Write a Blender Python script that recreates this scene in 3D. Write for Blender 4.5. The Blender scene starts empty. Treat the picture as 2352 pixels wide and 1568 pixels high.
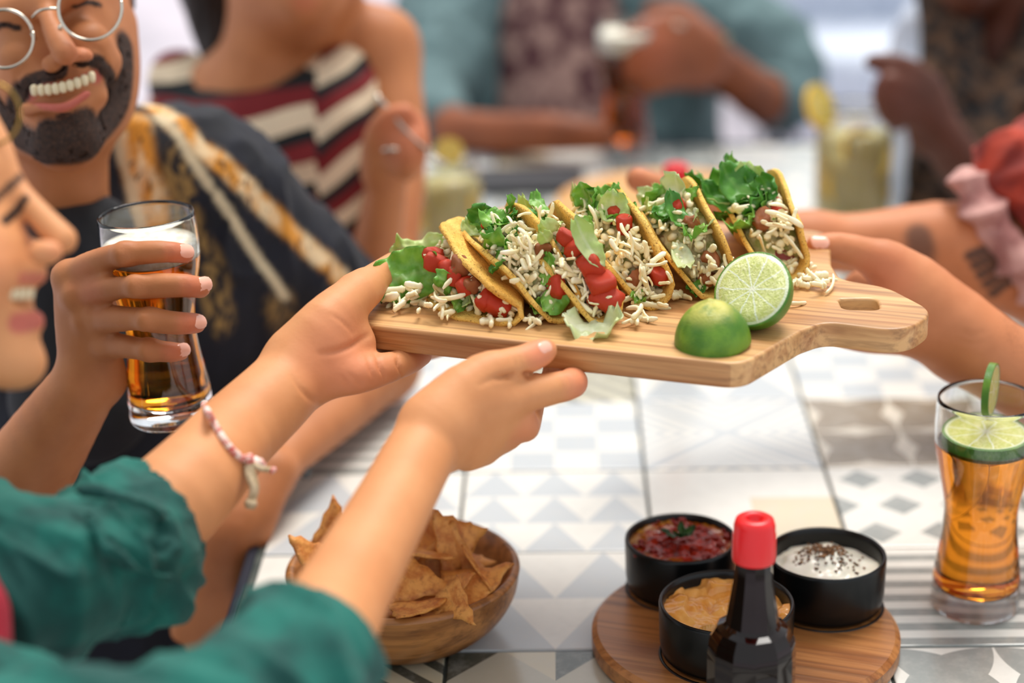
import bpy, bmesh, math, random
import numpy as np
from mathutils import Vector, Matrix, Euler
random.seed(7); RNG = np.random.default_rng(7)
scene = bpy.context.scene
COL = scene.collection

# ------------------------------------------------------------------ camera
# world: table top is z = 0, X along the short side of the table, Y along the long side
CAMP = np.array([0.0874, -1.24436, 0.70993])
AR = np.array([0.9995696, 0.01888833, -0.02244643])
AD = np.array([-0.01438488, -0.35126762, -0.93616459])
AF = np.array([-0.02556729, 0.93608455, -0.35084473])
FPX = 4405.5
cam = bpy.data.cameras.new('camera'); camo = bpy.data.objects.new('camera', cam); COL.objects.link(camo)
M = Matrix.Identity(4)
for i in range(3):
    M[i][0], M[i][1], M[i][2], M[i][3] = AR[i], -AD[i], -AF[i], CAMP[i]
camo.matrix_world = M
cam.sensor_width = 36.0; cam.lens = FPX / 2352 * 36; cam.clip_start = .05; cam.clip_end = 200
cam.dof.use_dof = True; cam.dof.focus_distance = 1.315; cam.dof.aperture_fstop = 2.5
scene.camera = camo

# ------------------------------------------------------------------ sky, sun, exposure
world = bpy.data.worlds.new('sky'); scene.world = world; world.use_nodes = True
bg = world.node_tree.nodes['Background']
bg.inputs[0].default_value = (0.90, 0.95, 1.0, 1); bg.inputs[1].default_value = 0.98
sun = bpy.data.lights.new('sun', 'SUN'); suno = bpy.data.objects.new('sun', sun); COL.objects.link(suno)
sun.energy = 3.7; sun.angle = math.radians(30); sun.color = (1.0, 0.955, 0.89)
suno.rotation_euler = Vector((0.16, 0.40, 0.92)).to_track_quat('Z', 'Y').to_euler()
scene.view_settings.view_transform = 'Standard'; scene.view_settings.look = 'None'
scene.view_settings.gamma = 1.0; scene.view_settings.use_curve_mapping = False
scene.view_settings.exposure = 0.0

# ------------------------------------------------------------------ helpers
def P(x, y, z):
    """place seen at photo pixel (x, y) at distance z along the view axis -> world point"""
    return CAMP + z * (AF + (x - 1176) / FPX * AR + (y - 784) / FPX * AD)
def onplane(x, y, h):
    ray = AF + (x - 1176) / FPX * AR + (y - 784) / FPX * AD
    return CAMP + ray * ((h - CAMP[2]) / ray[2])
def nrm(v):
    v = np.asarray(v, float); return v / (np.linalg.norm(v) + 1e-12)
def link(name, me, mat=None, parent=None, smooth=True):
    o = bpy.data.objects.new(name, me); COL.objects.link(o)
    if mat is not None and not me.materials: me.materials.append(mat)
    if smooth and len(me.polygons):
        me.polygons.foreach_set('use_smooth', [True] * len(me.polygons))
    if parent is not None: o.parent = parent
    return o
def pydata(name, v, f, mat=None, parent=None, smooth=True):
    me = bpy.data.meshes.new(name); me.from_pydata([tuple(map(float, p)) for p in v], [], f); me.update()
    return link(name, me, mat, parent, smooth)
def bmobj(name, bm, mat=None, parent=None, smooth=False):
    me = bpy.data.meshes.new(name); bm.to_mesh(me); bm.free(); return link(name, me, mat, parent, smooth)
def empty(name, loc=(0, 0, 0)):
    o = bpy.data.objects.new(name, None); COL.objects.link(o); o.location = loc; o.empty_display_size = .02; return o
def tag(o, label=None, cat=None, group=None, kind=None):
    if label: o['label'] = label
    if cat: o['category'] = cat
    if group: o['group'] = group
    if kind: o['kind'] = kind
    return o
def autosmooth(o, ang=40):
    bm = bmesh.new(); bm.from_mesh(o.data)
    for e in bm.edges:
        e.smooth = len(e.link_faces) == 2 and e.calc_face_angle(0) < math.radians(ang)
    for f in bm.faces: f.smooth = True
    bm.to_mesh(o.data); bm.free()
    return o
def box_bm(bm, c, s, bev=0.0, rot=None):
    r = bmesh.ops.create_cube(bm, size=1.0)
    vs = r['verts']
    bmesh.ops.scale(bm, vec=s, verts=vs)
    if bev:
        es = list({e for v in vs for e in v.link_edges})
        out = bmesh.ops.bevel(bm, geom=es, offset=bev, segments=2, affect='EDGES', profile=.5)
        vs = list({v for f in out['faces'] for v in f.verts} | {v for v in vs if v.is_valid})
    if rot is not None: bmesh.ops.rotate(bm, cent=(0, 0, 0), matrix=rot, verts=vs)
    bmesh.ops.translate(bm, vec=c, verts=vs)
    return vs
def lathe_data(prof, n=64, wob=None):
    """prof: (r, z) list -> verts, faces, closed at r=0 ends"""
    v, f = [], []
    rings = []
    for r, z in prof:
        if r < 1e-6:
            rings.append([len(v)]); v.append((0, 0, z))
        else:
            rings.append(list(range(len(v), len(v) + n)))
            for k in range(n):
                a = 2 * math.pi * k / n
                v.append((r * math.cos(a), r * math.sin(a), z))
    for a, b in zip(rings[:-1], rings[1:]):
        for k in range(n):
            k2 = (k + 1) % n
            if len(a) == 1 and len(b) == 1: continue
            if len(a) == 1: f.append((a[0], b[k2], b[k]))
            elif len(b) == 1: f.append((a[k], a[k2], b[0]))
            else: f.append((a[k], a[k2], b[k2], b[k]))
    return v, f
def lathe(name, prof, mat, parent=None, n=64, sharp=None):
    v, f = lathe_data(prof, n)
    o = pydata(name, v, f, mat, parent)
    bm = bmesh.new(); bm.from_mesh(o.data); bmesh.ops.recalc_face_normals(bm, faces=bm.faces); bm.to_mesh(o.data); bm.free()
    if sharp: autosmooth(o, sharp)
    return o
def tube_data(pts, rad, n=8, flat=None, nref=None):
    """swept tube with end caps; rad list or number; flat=(a,b) axis factors"""
    pts = [np.asarray(p, float) for p in pts]; m = len(pts)
    rad = [rad] * m if np.isscalar(rad) else rad
    v, f = [], []
    t0 = nrm(pts[1] - pts[0])
    ref = nrm(nref) if nref is not None else (np.array([0, 0, 1.]) if abs(t0[2]) < .9 else np.array([1., 0, 0]))
    for i in range(m):
        t = nrm(pts[min(i + 1, m - 1)] - pts[max(i - 1, 0)])
        u = nrm(ref - t * (ref @ t)); w = np.cross(t, u)
        if nref is None: ref = u
        fa, fb = flat or (1, 1)
        for k in range(n):
            a = 2 * math.pi * k / n
            v.append(pts[i] + rad[i] * (fa * math.cos(a) * u + fb * math.sin(a) * w))
    for i in range(m - 1):
        for k in range(n):
            f.append((i * n + k, i * n + (k + 1) % n, (i + 1) * n + (k + 1) % n, (i + 1) * n + k))
    f.append(tuple(range(n - 1, -1, -1))); f.append(tuple(range((m - 1) * n, m * n)))
    return v, f
def tube(name, pts, rad, mat, parent=None, n=8, flat=None, nref=None):
    v, f = tube_data(pts, rad, n, flat, nref); return pydata(name, v, f, mat, parent)
def spline(pts, n):
    """Catmull-Rom through pts"""
    pts = np.asarray(pts, float); p = np.vstack([2 * pts[0] - pts[1], pts, 2 * pts[-1] - pts[-2]])
    out = []; m = len(pts) - 1
    for i in range(n):
        t = i / (n - 1) * m; k = min(int(t), m - 1); t -= k
        a, b, c, d = p[k], p[k + 1], p[k + 2], p[k + 3]
        out.append(.5 * (2 * b + (c - a) * t + (2 * a - 5 * b + 4 * c - d) * t * t + (3 * b - a - 3 * c + d) * t ** 3))
    return np.array(out)
def vnoise(p, scale, seed=0):
    """value noise in [-1,1], numpy"""
    q = np.asarray(p, float) * scale + seed * 17.13
    i = np.floor(q).astype(np.int64); f = q - i; f = f * f * (3 - 2 * f)
    def h(a, b, c):
        n = (a * 374761393 + b * 668265263 + c * 2147483647 + seed * 974711) & 0x7fffffff
        n = (n ^ (n >> 13)) * 1274126177 & 0x7fffffff
        n = n ^ (n >> 16)
        return (n % 65536) / 32768.0 - 1
    r = 0
    for a in (0, 1):
        for b in (0, 1):
            for c in (0, 1):
                w = (f[:, 0] if a else 1 - f[:, 0]) * (f[:, 1] if b else 1 - f[:, 1]) * (f[:, 2] if c else 1 - f[:, 2])
                r = r + w * h(i[:, 0] + a, i[:, 1] + b, i[:, 2] + c)
    return r
def get_co(me):
    a = np.empty(len(me.vertices) * 3); me.vertices.foreach_get('co', a); return a.reshape(-1, 3)
def set_co(me, a):
    me.vertices.foreach_set('co', np.asarray(a, float).ravel()); me.update()
def get_no(me):
    a = np.empty(len(me.vertices) * 3); me.vertex_normals.foreach_get('vector', a); return a.reshape(-1, 3)
def add_attr(me, name, vals):
    at = me.attributes.new(name, 'FLOAT', 'POINT'); at.data.foreach_set('value', np.asarray(vals, np.float32))
def frame_obj(o, origin, x, y, z):
    m = Matrix.Identity(4)
    for i in range(3): m[i][0], m[i][1], m[i][2], m[i][3] = x[i], y[i], z[i], origin[i]
    o.matrix_world = m; return o

# ------------------------------------------------------------------ materials
class S:
    """socket with operators (math nodes)"""
    def __init__(s, nt, so): s.nt, s.so = nt, so
    def op(s, o, *a):
        n = s.nt.nodes.new('ShaderNodeMath'); n.operation = o
        for i, x in enumerate((s,) + a):
            if isinstance(x, S): s.nt.links.new(x.so, n.inputs[i])
            else: n.inputs[i].default_value = x
        return S(s.nt, n.outputs[0])
    def __add__(s, b): return s.op('ADD', b)
    def __sub__(s, b): return s.op('SUBTRACT', b)
    def __mul__(s, b): return s.op('MULTIPLY', b)
    def lt(s, b): return s.op('LESS_THAN', b)
    def gt(s, b): return s.op('GREATER_THAN', b)
    def fl(s): return s.op('FLOOR')
    def fr(s): return s.op('FRACT')
    def ab(s): return s.op('ABSOLUTE')
    def mn(s, b): return s.op('MINIMUM', b)
    def mx(s, b): return s.op('MAXIMUM', b)
    def sq(s): return s.op('SQRT')
    def m2(s): return s.op('MODULO', 2.0)
    def sm(s, a, b):
        n = s.nt.nodes.new('ShaderNodeMapRange'); n.interpolation_type = 'SMOOTHSTEP'
        s.nt.links.new(s.so, n.inputs[0]); n.inputs[1].default_value = a; n.inputs[2].default_value = b
        return S(s.nt, n.outputs[0])
def srgb(r, g, b):
    return tuple((c / 255 / 12.92 if c / 255 <= .04045 else ((c / 255 + .055) / 1.055) ** 2.4) for c in (r, g, b)) + (1,)
def newmat(name, **kw):
    m = bpy.data.materials.new(name); m.use_nodes = True
    b = m.node_tree.nodes['Principled BSDF']
    for k, v in kw.items(): b.inputs[k].default_value = v
    return m, m.node_tree, b
def obj_co(nt, scale=(1, 1, 1), src='Object'):
    t = nt.nodes.new('ShaderNodeTexCoord'); mp = nt.nodes.new('ShaderNodeMapping'); mp.inputs[3].default_value = scale
    nt.links.new(t.outputs[src], mp.inputs[0]); return mp.outputs[0]
def noise(nt, co, scale, detail=4, rough=.55, dist=0):
    n = nt.nodes.new('ShaderNodeTexNoise'); n.inputs['Scale'].default_value = scale; n.inputs['Detail'].default_value = detail
    n.inputs['Roughness'].default_value = rough; n.inputs['Distortion'].default_value = dist
    nt.links.new(co, n.inputs['Vector']); return S(nt, n.outputs[0])
def mixc(nt, fac, a, b):
    n = nt.nodes.new('ShaderNodeMix'); n.data_type = 'RGBA'
    nt.links.new(fac.so if isinstance(fac, S) else fac, n.inputs[0])
    for i, x in ((6, a), (7, b)):
        if isinstance(x, tuple): n.inputs[i].default_value = x
        else: nt.links.new(x, n.inputs[i])
    return n.outputs[2]
def bump(nt, b, h, strength=.3, dist=.001):
    n = nt.nodes.new('ShaderNodeBump'); n.inputs['Strength'].default_value = strength; n.inputs['Distance'].default_value = dist
    nt.links.new(h.so if isinstance(h, S) else h, n.inputs['Height']); nt.links.new(n.outputs[0], b.inputs['Normal'])
def simple(name, c1, c2=None, scale=30, rough=.5, bmp=0, bscale=None, lo=.35, hi=.65, stretch=(1, 1, 1), **kw):
    m, nt, b = newmat(name, Roughness=rough, **kw)
    if c2 is None: b.inputs['Base Color'].default_value = c1
    co = obj_co(nt, stretch)
    if c2 is not None:
        nt.links.new(mixc(nt, noise(nt, co, scale).sm(lo, hi), c1, c2), b.inputs['Base Color'])
    if bmp: bump(nt, b, noise(nt, co, bscale or scale * 3), bmp)
    return m
def wood(name, light, dark, deep, along=(1, 0, 0), stave=.055, sdir=1, scale=1.0, rough=.42, gs=.5):
    """3-D wood: grain stretched along one axis, staves of different tone across"""
    m, nt, b = newmat(name, Roughness=rough)
    st = tuple(2.2 * scale if a else 38 * scale for a in along)
    co = obj_co(nt, st)
    g1 = noise(nt, co, 1.6, 6, .6, .6).sm(.38, .68)
    g2 = noise(nt, obj_co(nt, tuple(6 * scale if a else 260 * scale for a in along)), 1.0, 3).sm(.45, .75)
    sep = nt.nodes.new('ShaderNodeSeparateXYZ'); nt.links.new(obj_co(nt), sep.inputs[0])
    s = (S(nt, sep.outputs[sdir]) * (1 / stave) + 40.37).fl()
    wn = nt.nodes.new('ShaderNodeTexWhiteNoise'); wn.noise_dimensions = '1D'; nt.links.new(s.so, wn.inputs['W'])
    tone = S(nt, wn.outputs[0])
    c = mixc(nt, g1 * .75 + tone * gs, light, dark)
    c = mixc(nt, g2 * .45, c, deep)
    nt.links.new(c, b.inputs['Base Color'])
    bump(nt, b, g2, .12, .0006)
    return m
def skinmat(name, base, warm, dark, hair=None):
    m, nt, b = newmat(name, Roughness=.55)
    b.inputs['Specular IOR Level'].default_value = .35
    co = obj_co(nt)
    n1 = noise(nt, co, 22, 4).sm(.35, .7)
    def at(n):
        a = nt.nodes.new('ShaderNodeAttribute'); a.attribute_name = n; return S(nt, a.outputs['Fac']).mn(1.0)
    c = mixc(nt, n1 * .4, base, dark)
    c = mixc(nt, at('blush') * .7, c, warm)
    c = mixc(nt, at('lip'), c, srgb(186, 92, 80))
    if hair:
        grain = noise(nt, co, 900, 3).sm(.3, .7)
        c = mixc(nt, (at('hair') * 1.5 + grain * .5 - .5).mx(0.0).mn(1.0), c, hair)
    c = mixc(nt, at('ink') * .85, c, srgb(34, 38, 40))
    nt.links.new(c, b.inputs['Base Color'])
    b.inputs['Subsurface Weight'].default_value = .10; b.inputs['Subsurface Radius'].default_value = (.9, .35, .2)
    b.inputs['Subsurface Scale'].default_value = .005
    bump(nt, b, noise(nt, co, 420, 3) + noise(nt, co, 90, 3) * .8, .2, .0007)
    return m

# ------------------------------------------------------------------ signed-distance modelling (bodies, hands, cloth)
class Body:
    def __init__(s, res=.003): s.res = res; s.pr = []; s.k = .012
    def cone(s, a, b, ra, rb, k=None, sub=False, flat=None):
        s.pr.append(('c', np.asarray(a, float), np.asarray(b, float), ra, rb, s.k if k is None else k, sub, flat)); return s
    def ell(s, c, r, ax=None, k=None, sub=False):
        ax = np.eye(3) if ax is None else np.asarray(ax, float)
        s.pr.append(('e', np.asarray(c, float), np.asarray(r, float), ax, None, s.k if k is None else k, sub, None)); return s
    def chain(s, pts, k=None, sub=False, flat=None, sub_n=3):
        """pts: (px, py, depth, radius_px); resampled smoothly and merged as one limb"""
        return s.wchain([(P(x, y, z), r * z / FPX) for x, y, z, r in pts], k, sub, flat, sub_n)
    def wchain(s, pts, k=None, sub=False, flat=None, sub_n=3):
        """pts: (world xyz, radius)"""
        if s.res > .0027: sub_n = min(sub_n, 2)
        if len(pts) > 2 and sub_n > 1:
            q = spline([np.append(np.asarray(p, float), r) for p, r in pts], (len(pts) - 1) * sub_n + 1); pts = [(w[:3], w[3]) for w in q]
        s.pr.append(('m', [(np.asarray(a[0], float), np.asarray(b[0], float), a[1], b[1]) for a, b in zip(pts[:-1], pts[1:])], None, None, None, s.k if k is None else k, sub, flat)); return s
    def _bb(s, p):
        if p[0] == 'c':
            r = max(p[3], p[4]); lo = np.minimum(p[1], p[2]) - r; hi = np.maximum(p[1], p[2]) + r
        elif p[0] == 'm':
            lo = np.min([np.minimum(a, b) - max(ra, rb) for a, b, ra, rb in p[1]], 0); hi = np.max([np.maximum(a, b) + max(ra, rb) for a, b, ra, rb in p[1]], 0)
        else:
            e = np.sqrt(((p[3].T * p[2]) ** 2).sum(1)); lo = p[1] - e; hi = p[1] + e
        m = p[5] + 3 * s.res
        return lo - m, hi + m
    @staticmethod
    def _cone(X, a, b, ra, rb, flat):
        d = X - a.astype(X.dtype); ba = b - a
        if flat is not None:
            n, sc = flat; n = nrm(n)
            d = d + np.multiply.outer(d @ n, n) * (sc - 1); ba = ba + n * (ba @ n) * (sc - 1)
        ba = ba.astype(X.dtype)
        t = np.clip(d @ ba * X.dtype.type(1 / (float(ba @ ba) + 1e-12)), 0, 1)
        d = d - t[..., None] * ba
        dd = np.sqrt(np.einsum('...i,...i->...', d, d)) - (X.dtype.type(ra) + t * X.dtype.type(rb - ra))
        return dd if flat is None else dd / math.sqrt(max(flat[1], 1.0))
    @classmethod
    def _ev(cls, p, X, near=None):
        if p[0] == 'c': return cls._cone(X, p[1], p[2], p[3], p[4], p[7])
        if p[0] == 'm':
            D = None
            for i, (a, b, ra, rb) in enumerate(p[1]):
                if near is not None:
                    if (np.minimum(a, b) - max(ra, rb) - near[2] > near[1]).any() or (np.maximum(a, b) + max(ra, rb) + near[2] < near[0]).any(): continue
                e = cls._cone(X, a, b, ra, rb, p[7]); D = e if D is None else np.minimum(D, e)
            return np.full(X.shape[:-1], 1.0, X.dtype) if D is None else D
        _, c, r, ax, _, k, sub, _ = p
        q = ((X - c.astype(X.dtype)) @ ax.T.astype(X.dtype)); r = r.astype(X.dtype)
        k0 = np.sqrt(((q / r) ** 2).sum(-1)); k1 = np.sqrt(((q / (r * r)) ** 2).sum(-1))
        return k0 * (k0 - 1) / np.maximum(k1, 1e-9)
    def mesh(s, name, mat, parent=None, smooth=2, disp=None, clip=None):
        h = s.res; B = 24
        bbs = [s._bb(p) for p in s.pr]
        add = [i for i, p in enumerate(s.pr) if not p[6]]
        lo = np.min([bbs[i][0] for i in add], 0); hi = np.max([bbs[i][1] for i in add], 0)
        o = lo - 2 * h; n = np.ceil((hi - lo) / h).astype(int) + 5
        nb = (n + B - 1) // B
        G = nb * B + 2
        def cid(i, j, k): return (i.astype(np.int64) * G[1] + j) * G[2] + k
        VI, VP, Q = [], [], []
        for bi in range(nb[0]):
            for bj in range(nb[1]):
                for bk in range(nb[2]):
                    b0 = np.array([bi, bj, bk]) * B
                    wl = o + b0 * h; wh = wl + B * h
                    act = [i for i in range(len(s.pr)) if (bbs[i][0] < wh).all() and (bbs[i][1] > wl).all()]
                    if not any(not s.pr[i][6] for i in act): continue
                    mid = ((wl + wh) / 2)[None]; hd_ = B * h * .87; dm = [float(s._ev(s.pr[i], mid)[0]) for i in act]
                    if min(d for d, i in zip(dm, act) if not s.pr[i][6]) > hd_ * 1.25 + .02: continue
                    if any(d < -hd_ * 1.2 and not s.pr[i][6] and s.pr[i][0] != 'e' for d, i in zip(dm, act)) and not any(s.pr[i][6] for i in act): continue
                    ax = [wl[d] + np.arange(B + 1) * h for d in range(3)]
                    V = np.full((B + 1,) * 3, 1.0, np.float32)
                    for i in act:
                        p = s.pr[i]; sl = []
                        for d in range(3):
                            a = max(0, int(np.floor((bbs[i][0][d] - wl[d]) / h))); b = min(B + 1, int(np.ceil((bbs[i][1][d] - wl[d]) / h)) + 1)
                            sl.append(slice(a, max(a, b)))
                        if any(q.stop <= q.start for q in sl): continue
                        X = np.stack(np.meshgrid(ax[0][sl[0]], ax[1][sl[1]], ax[2][sl[2]], indexing='ij'), -1).astype(np.float32)
                        D = s._ev(p, X, (wl, wh, p[5] + 3 * h)); old = V[sl[0], sl[1], sl[2]]; k = max(p[5], 1e-6)
                        if p[6]:
                            D = -D; hh = np.maximum(k - np.abs(old - D), 0) / k; new = np.maximum(old, D) + hh * hh * k * .25
                        else:
                            hh = np.maximum(k - np.abs(old - D), 0) / k; new = np.minimum(old, D) - hh * hh * k * .25
                        V[sl[0], sl[1], sl[2]] = new
                    ins = V < 0
                    if not ins.any() or ins.all(): continue
                    c = np.zeros((B,) * 3, np.int8)
                    for a in (0, 1):
                        for b in (0, 1):
                            for e in (0, 1): c += ins[a:B + a, b:B + b, e:B + e]
                    I, J, K = np.nonzero((c > 0) & (c < 8))
                    if len(I):
                        acc = np.zeros((len(I), 3)); cnt = np.zeros(len(I))
                        for d in range(3):
                            for u in (0, 1):
                                for w in (0, 1):
                                    oa = [0, 0, 0]; oth = [x for x in range(3) if x != d]; oa[oth[0]] = u; oa[oth[1]] = w
                                    ob = list(oa); ob[d] = 1
                                    va = V[I + oa[0], J + oa[1], K + oa[2]]; vb = V[I + ob[0], J + ob[1], K + ob[2]]
                                    x = (va < 0) != (vb < 0)
                                    t = np.where(x, va / np.where(x, va - vb, 1), 0)
                                    pp = np.tile(np.array(oa, float), (len(I), 1)); pp[:, d] += t
                                    acc += pp * x[:, None]; cnt += x
                        pos = acc / cnt[:, None] + np.stack([I, J, K], 1)
                        VP.append(wl + pos * h); VI.append(cid(I + b0[0], J + b0[1], K + b0[2]))
                    for d in range(3):
                        A = ins[:B, :B, :B]; sh = [slice(0, B)] * 3; sh[d] = slice(1, B + 1)
                        Bn = ins[tuple(sh)]
                        I, J, K = np.nonzero(A != Bn)
                        if not len(I): continue
                        fl = A[I, J, K]
                        g = [I + b0[0], J + b0[1], K + b0[2]]
                        e1, e2 = [(1, 2), (2, 0), (0, 1)][d]
                        def cc(u, w):
                            q = [x.copy() for x in g]; q[e1] = q[e1] - u; q[e2] = q[e2] - w; return cid(*q)
                        qd = np.stack([cc(1, 1), cc(0, 1), cc(0, 0), cc(1, 0)], 1)
                        qd[~fl] = qd[~fl][:, ::-1]
                        Q.append(qd)
        VI = np.concatenate(VI); VP = np.concatenate(VP); Q = np.concatenate(Q)
        so = np.argsort(VI); VI = VI[so]; VP = VP[so]
        ix = np.searchsorted(VI, Q); ix = np.minimum(ix, len(VI) - 1)
        ok = (VI[ix] == Q).all(1); Q = ix[ok]
        for _ in range(smooth):
            E = np.concatenate([Q[:, [0, 1]], Q[:, [1, 2]], Q[:, [2, 3]], Q[:, [3, 0]]])
            for lam in (.55, -.45):
                a = np.zeros_like(VP); cn = np.zeros(len(VP))
                for d in range(3): a[:, d] = np.bincount(E[:, 0], VP[E[:, 1], d], len(VP)) + np.bincount(E[:, 1], VP[E[:, 0], d], len(VP))
                cn = np.bincount(E[:, 0], minlength=len(VP)) + np.bincount(E[:, 1], minlength=len(VP))
                VP = VP + lam * (a / np.maximum(cn, 1)[:, None] - VP)
        me = bpy.data.meshes.new(name)
        me.vertices.add(len(VP)); me.vertices.foreach_set('co', VP.ravel())
        me.loops.add(len(Q) * 4); me.loops.foreach_set('vertex_index', Q.ravel().astype(np.int32))
        me.polygons.add(len(Q)); me.polygons.foreach_set('loop_start', np.arange(len(Q), dtype=np.int32) * 4)
        me.update(calc_edges=True); me.validate()
        if disp is not None:
            VP = get_co(me); set_co(me, VP + get_no(me) * disp(VP)[:, None])
        ob = link(name, me, mat, parent)
        return ob
def paint(o, attr, spots, base=0.0):
    """soft spots of a float attribute: (world point, radius, value)"""
    co = get_co(o.data); v = np.full(len(co), base)
    for c, r, a in spots:
        d = np.linalg.norm(co - np.asarray(c), axis=1); v = np.maximum(v, a * np.clip(1 - (d / r) ** 2, 0, 1))
    add_attr(o.data, attr, v); return o

def mask(o, attr, lines, seg=6):
    """float attribute from distance to polylines on the surface: (world pts, radius, value)"""
    co = get_co(o.data); v = np.zeros(len(co))
    for pts, r, a in lines:
        pts = spline(pts, seg * (len(pts) - 1) + 1) if len(pts) > 2 else np.asarray(pts)
        d = np.full(len(co), 9.0)
        for p, q in zip(pts[:-1], pts[1:]):
            t = np.clip((co - p) @ (q - p) / ((q - p) @ (q - p) + 1e-12), 0, 1); d = np.minimum(d, np.linalg.norm(co - p - t[:, None] * (q - p), axis=1))
        v = np.maximum(v, a * np.clip((r - d) / (r * .45), 0, 1))
    add_attr(o.data, attr, v); return o
# ================================================================== the setting
floor_m = simple('paving', srgb(196, 188, 196), srgb(170, 164, 172), 3, .8)
bm = bmesh.new(); box_bm(bm, (0, 4, -.77), (24, 20, .04))
tag(bmobj('floor', bm, floor_m), kind='structure')

# ---- table
T = .16
cream = srgb(224, 222, 214); grey = srgb(146, 150, 146); lgrey = srgb(188, 193, 196); brown = srgb(140, 124, 102); dgrey = srgb(84, 86, 76)
def tilemat(name, fn, a=cream, b=lgrey, c=None):
    m, nt, bs = newmat('tile_' + name, Roughness=.24)
    co = obj_co(nt); sep = nt.nodes.new('ShaderNodeSeparateXYZ'); nt.links.new(co, sep.inputs[0])
    u = S(nt, sep.outputs[0]) * (1 / .1575) + .5; v = S(nt, sep.outputs[1]) * (1 / .1575) + .5
    r = fn(u, v)
    col = mixc(nt, r[0] if isinstance(r, tuple) else r, a, b)
    if isinstance(r, tuple): col = mixc(nt, r[1], col, c)
    wear = noise(nt, co, 60, 6, .7).sm(.42, .72)
    col = mixc(nt, wear * .3, col, srgb(200, 198, 190))
    nt.links.new(col, bs.inputs['Base Color'])
    bump(nt, bs, noise(nt, co, 300, 3) + noise(nt, co, 45, 3), .1, .0006)
    bs.inputs['Coat Weight'].default_value = .5; bs.inputs['Coat Roughness'].default_value = .16
    return m
def t_check(u, v): return ((u * 4).fl() + (v * 4).fl()).m2()
def t_tri(u, v):
    fu, fv = (u * 3).fr(), (v * 3).fr(); return ((fu - .5).ab() * 2 + fv).lt(1.0)
def t_tri2(u, v):
    fu, fv = (u * 2).fr(), (v * 2).fr(); return ((fu - .5).ab() * 2 + fv).lt(1.0)
def t_dia(u, v):
    w = (v * 3).fl() * .5; fu, fv = (u * 3 + w).fr(), (v * 3).fr(); return ((fu - .5).ab() + (fv - .5).ab()).lt(.36)
def t_chev(u, v):
    return (((u - .5).ab() - (v - .5).ab()).ab() * 9).fr().lt(.5)
def t_petal(u, v, n=2):
    fu, fv = (u * n).fr(), (v * n).fr(); g, h = fu * -1 + 1, fv * -1 + 1
    def c(a, b): return (a * a + b * b).lt(.98)
    return ((c(fu, fv) + c(g, h)).gt(1.5)).mx((c(g, fv) + c(fu, h)).gt(1.5))
def t_stripe(u, v): return (v * 7).fr().lt(.5)
def t_diag(u, v): return ((u + v) * 5).fr().lt(.42)
def t_cube(u, v):
    fu, fv = (u * 2).fr(), (v * 1.6).fr()
    a = (fv + (fu - .5).ab() * .9).lt(.62); b = fu.lt(.5) * (fv + (fu - .5).ab() * .9).gt(.62); return (a, b)
def t_quad(u, v): return u.gt(.55) * v.lt(.62)
tm = dict(check=tilemat('check', t_check), tri=tilemat('triangle', t_tri), tri2=tilemat('large_triangle', t_tri2), dia=tilemat('diamond', t_dia, b=grey),
          chev=tilemat('chevron', t_chev), petal=tilemat('petal', t_petal, a=srgb(214, 204, 186), b=brown), petal2=tilemat('grey_petal', t_petal, b=grey),
          stripe=tilemat('stripe', t_stripe, b=grey), diag=tilemat('diagonal', t_diag, a=srgb(206, 198, 170), b=dgrey),
          cube=tilemat('cube', t_cube, a=srgb(208, 200, 174), b=srgb(190, 186, 168), c=dgrey), quad=tilemat('quarter', t_quad, b=srgb(214, 200, 172)))
tmesh = {}
for k, m in tm.items():
    bm = bmesh.new(); box_bm(bm, (0, 0, -.004), (.1574, .1574, .008), .0012)
    me = bpy.data.meshes.new('tile'); bm.to_mesh(me); bm.free(); me.materials.append(m); tmesh[k] = me
table = empty('dining_table', (.24, .48, 0))
tag(table, 'long patio dining table topped with pale patchwork patterned tiles', 'table')
steel = simple('dark_steel', srgb(38, 44, 58), None, rough=.4, Metallic=.6)
grout = simple('grout', srgb(74, 78, 72), srgb(52, 58, 54), 80, .8)
X0, X1, Y0, Y1 = -.165, .645, -.485, 1.445
def tpart(name, bm, mat):
    o = bmobj(name, bm, mat); o.parent = table; o.matrix_parent_inverse = Matrix.Translation((-.24, -.48, 0)); return o
bm = bmesh.new(); box_bm(bm, ((X0 + X1) / 2, (Y0 + Y1) / 2, -.0135), (X1 - X0, Y1 - Y0, .022)); tpart('grout_bed', bm, grout)
bm = bmesh.new()
for c, s in ((((X0 - .004), (Y0 + Y1) / 2, -.02), (.008, Y1 - Y0 + .016, .042)), ((X1 + .004, (Y0 + Y1) / 2, -.02), (.008, Y1 - Y0 + .016, .042)),
             (((X0 + X1) / 2, Y0 - .004, -.02), (X1 - X0, .008, .042)), (((X0 + X1) / 2, Y1 + .004, -.02), (X1 - X0, .008, .042))):
    box_bm(bm, c, s, .0015)
tpart('frame', bm, steel)
for x in (X0 + .05, X1 - .05):
    for y in (Y0 + .06, Y1 - .06):
        bm = bmesh.new(); box_bm(bm, (x, y, -.39), (.05, .05, .72), .004); tpart('leg', bm, steel)
fixed = {(0, -1): 'cube', (-1, -1): 'diag', (2, -1): 'petal2', (1, -1): 'petal2', (0, 0): 'tri2', (1, 0): 'tri', (2, 0): 'stripe', (-1, 0): 'quad',
         (0, 1): 'tri', (1, 1): 'quad', (2, 1): 'dia', (-1, 1): 'tri2', (0, 2): 'check', (1, 2): 'chev', (2, 2): 'petal', (-1, 2): 'stripe',
         (0, 3): 'diag', (1, 3): 'tri2', (2, 3): 'check', (3, -1): 'check', (3, 0): 'diag'}
keys = ['check', 'tri', 'dia', 'chev', 'petal2', 'stripe', 'tri2', 'quad']
rr = random.Random(3)
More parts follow.
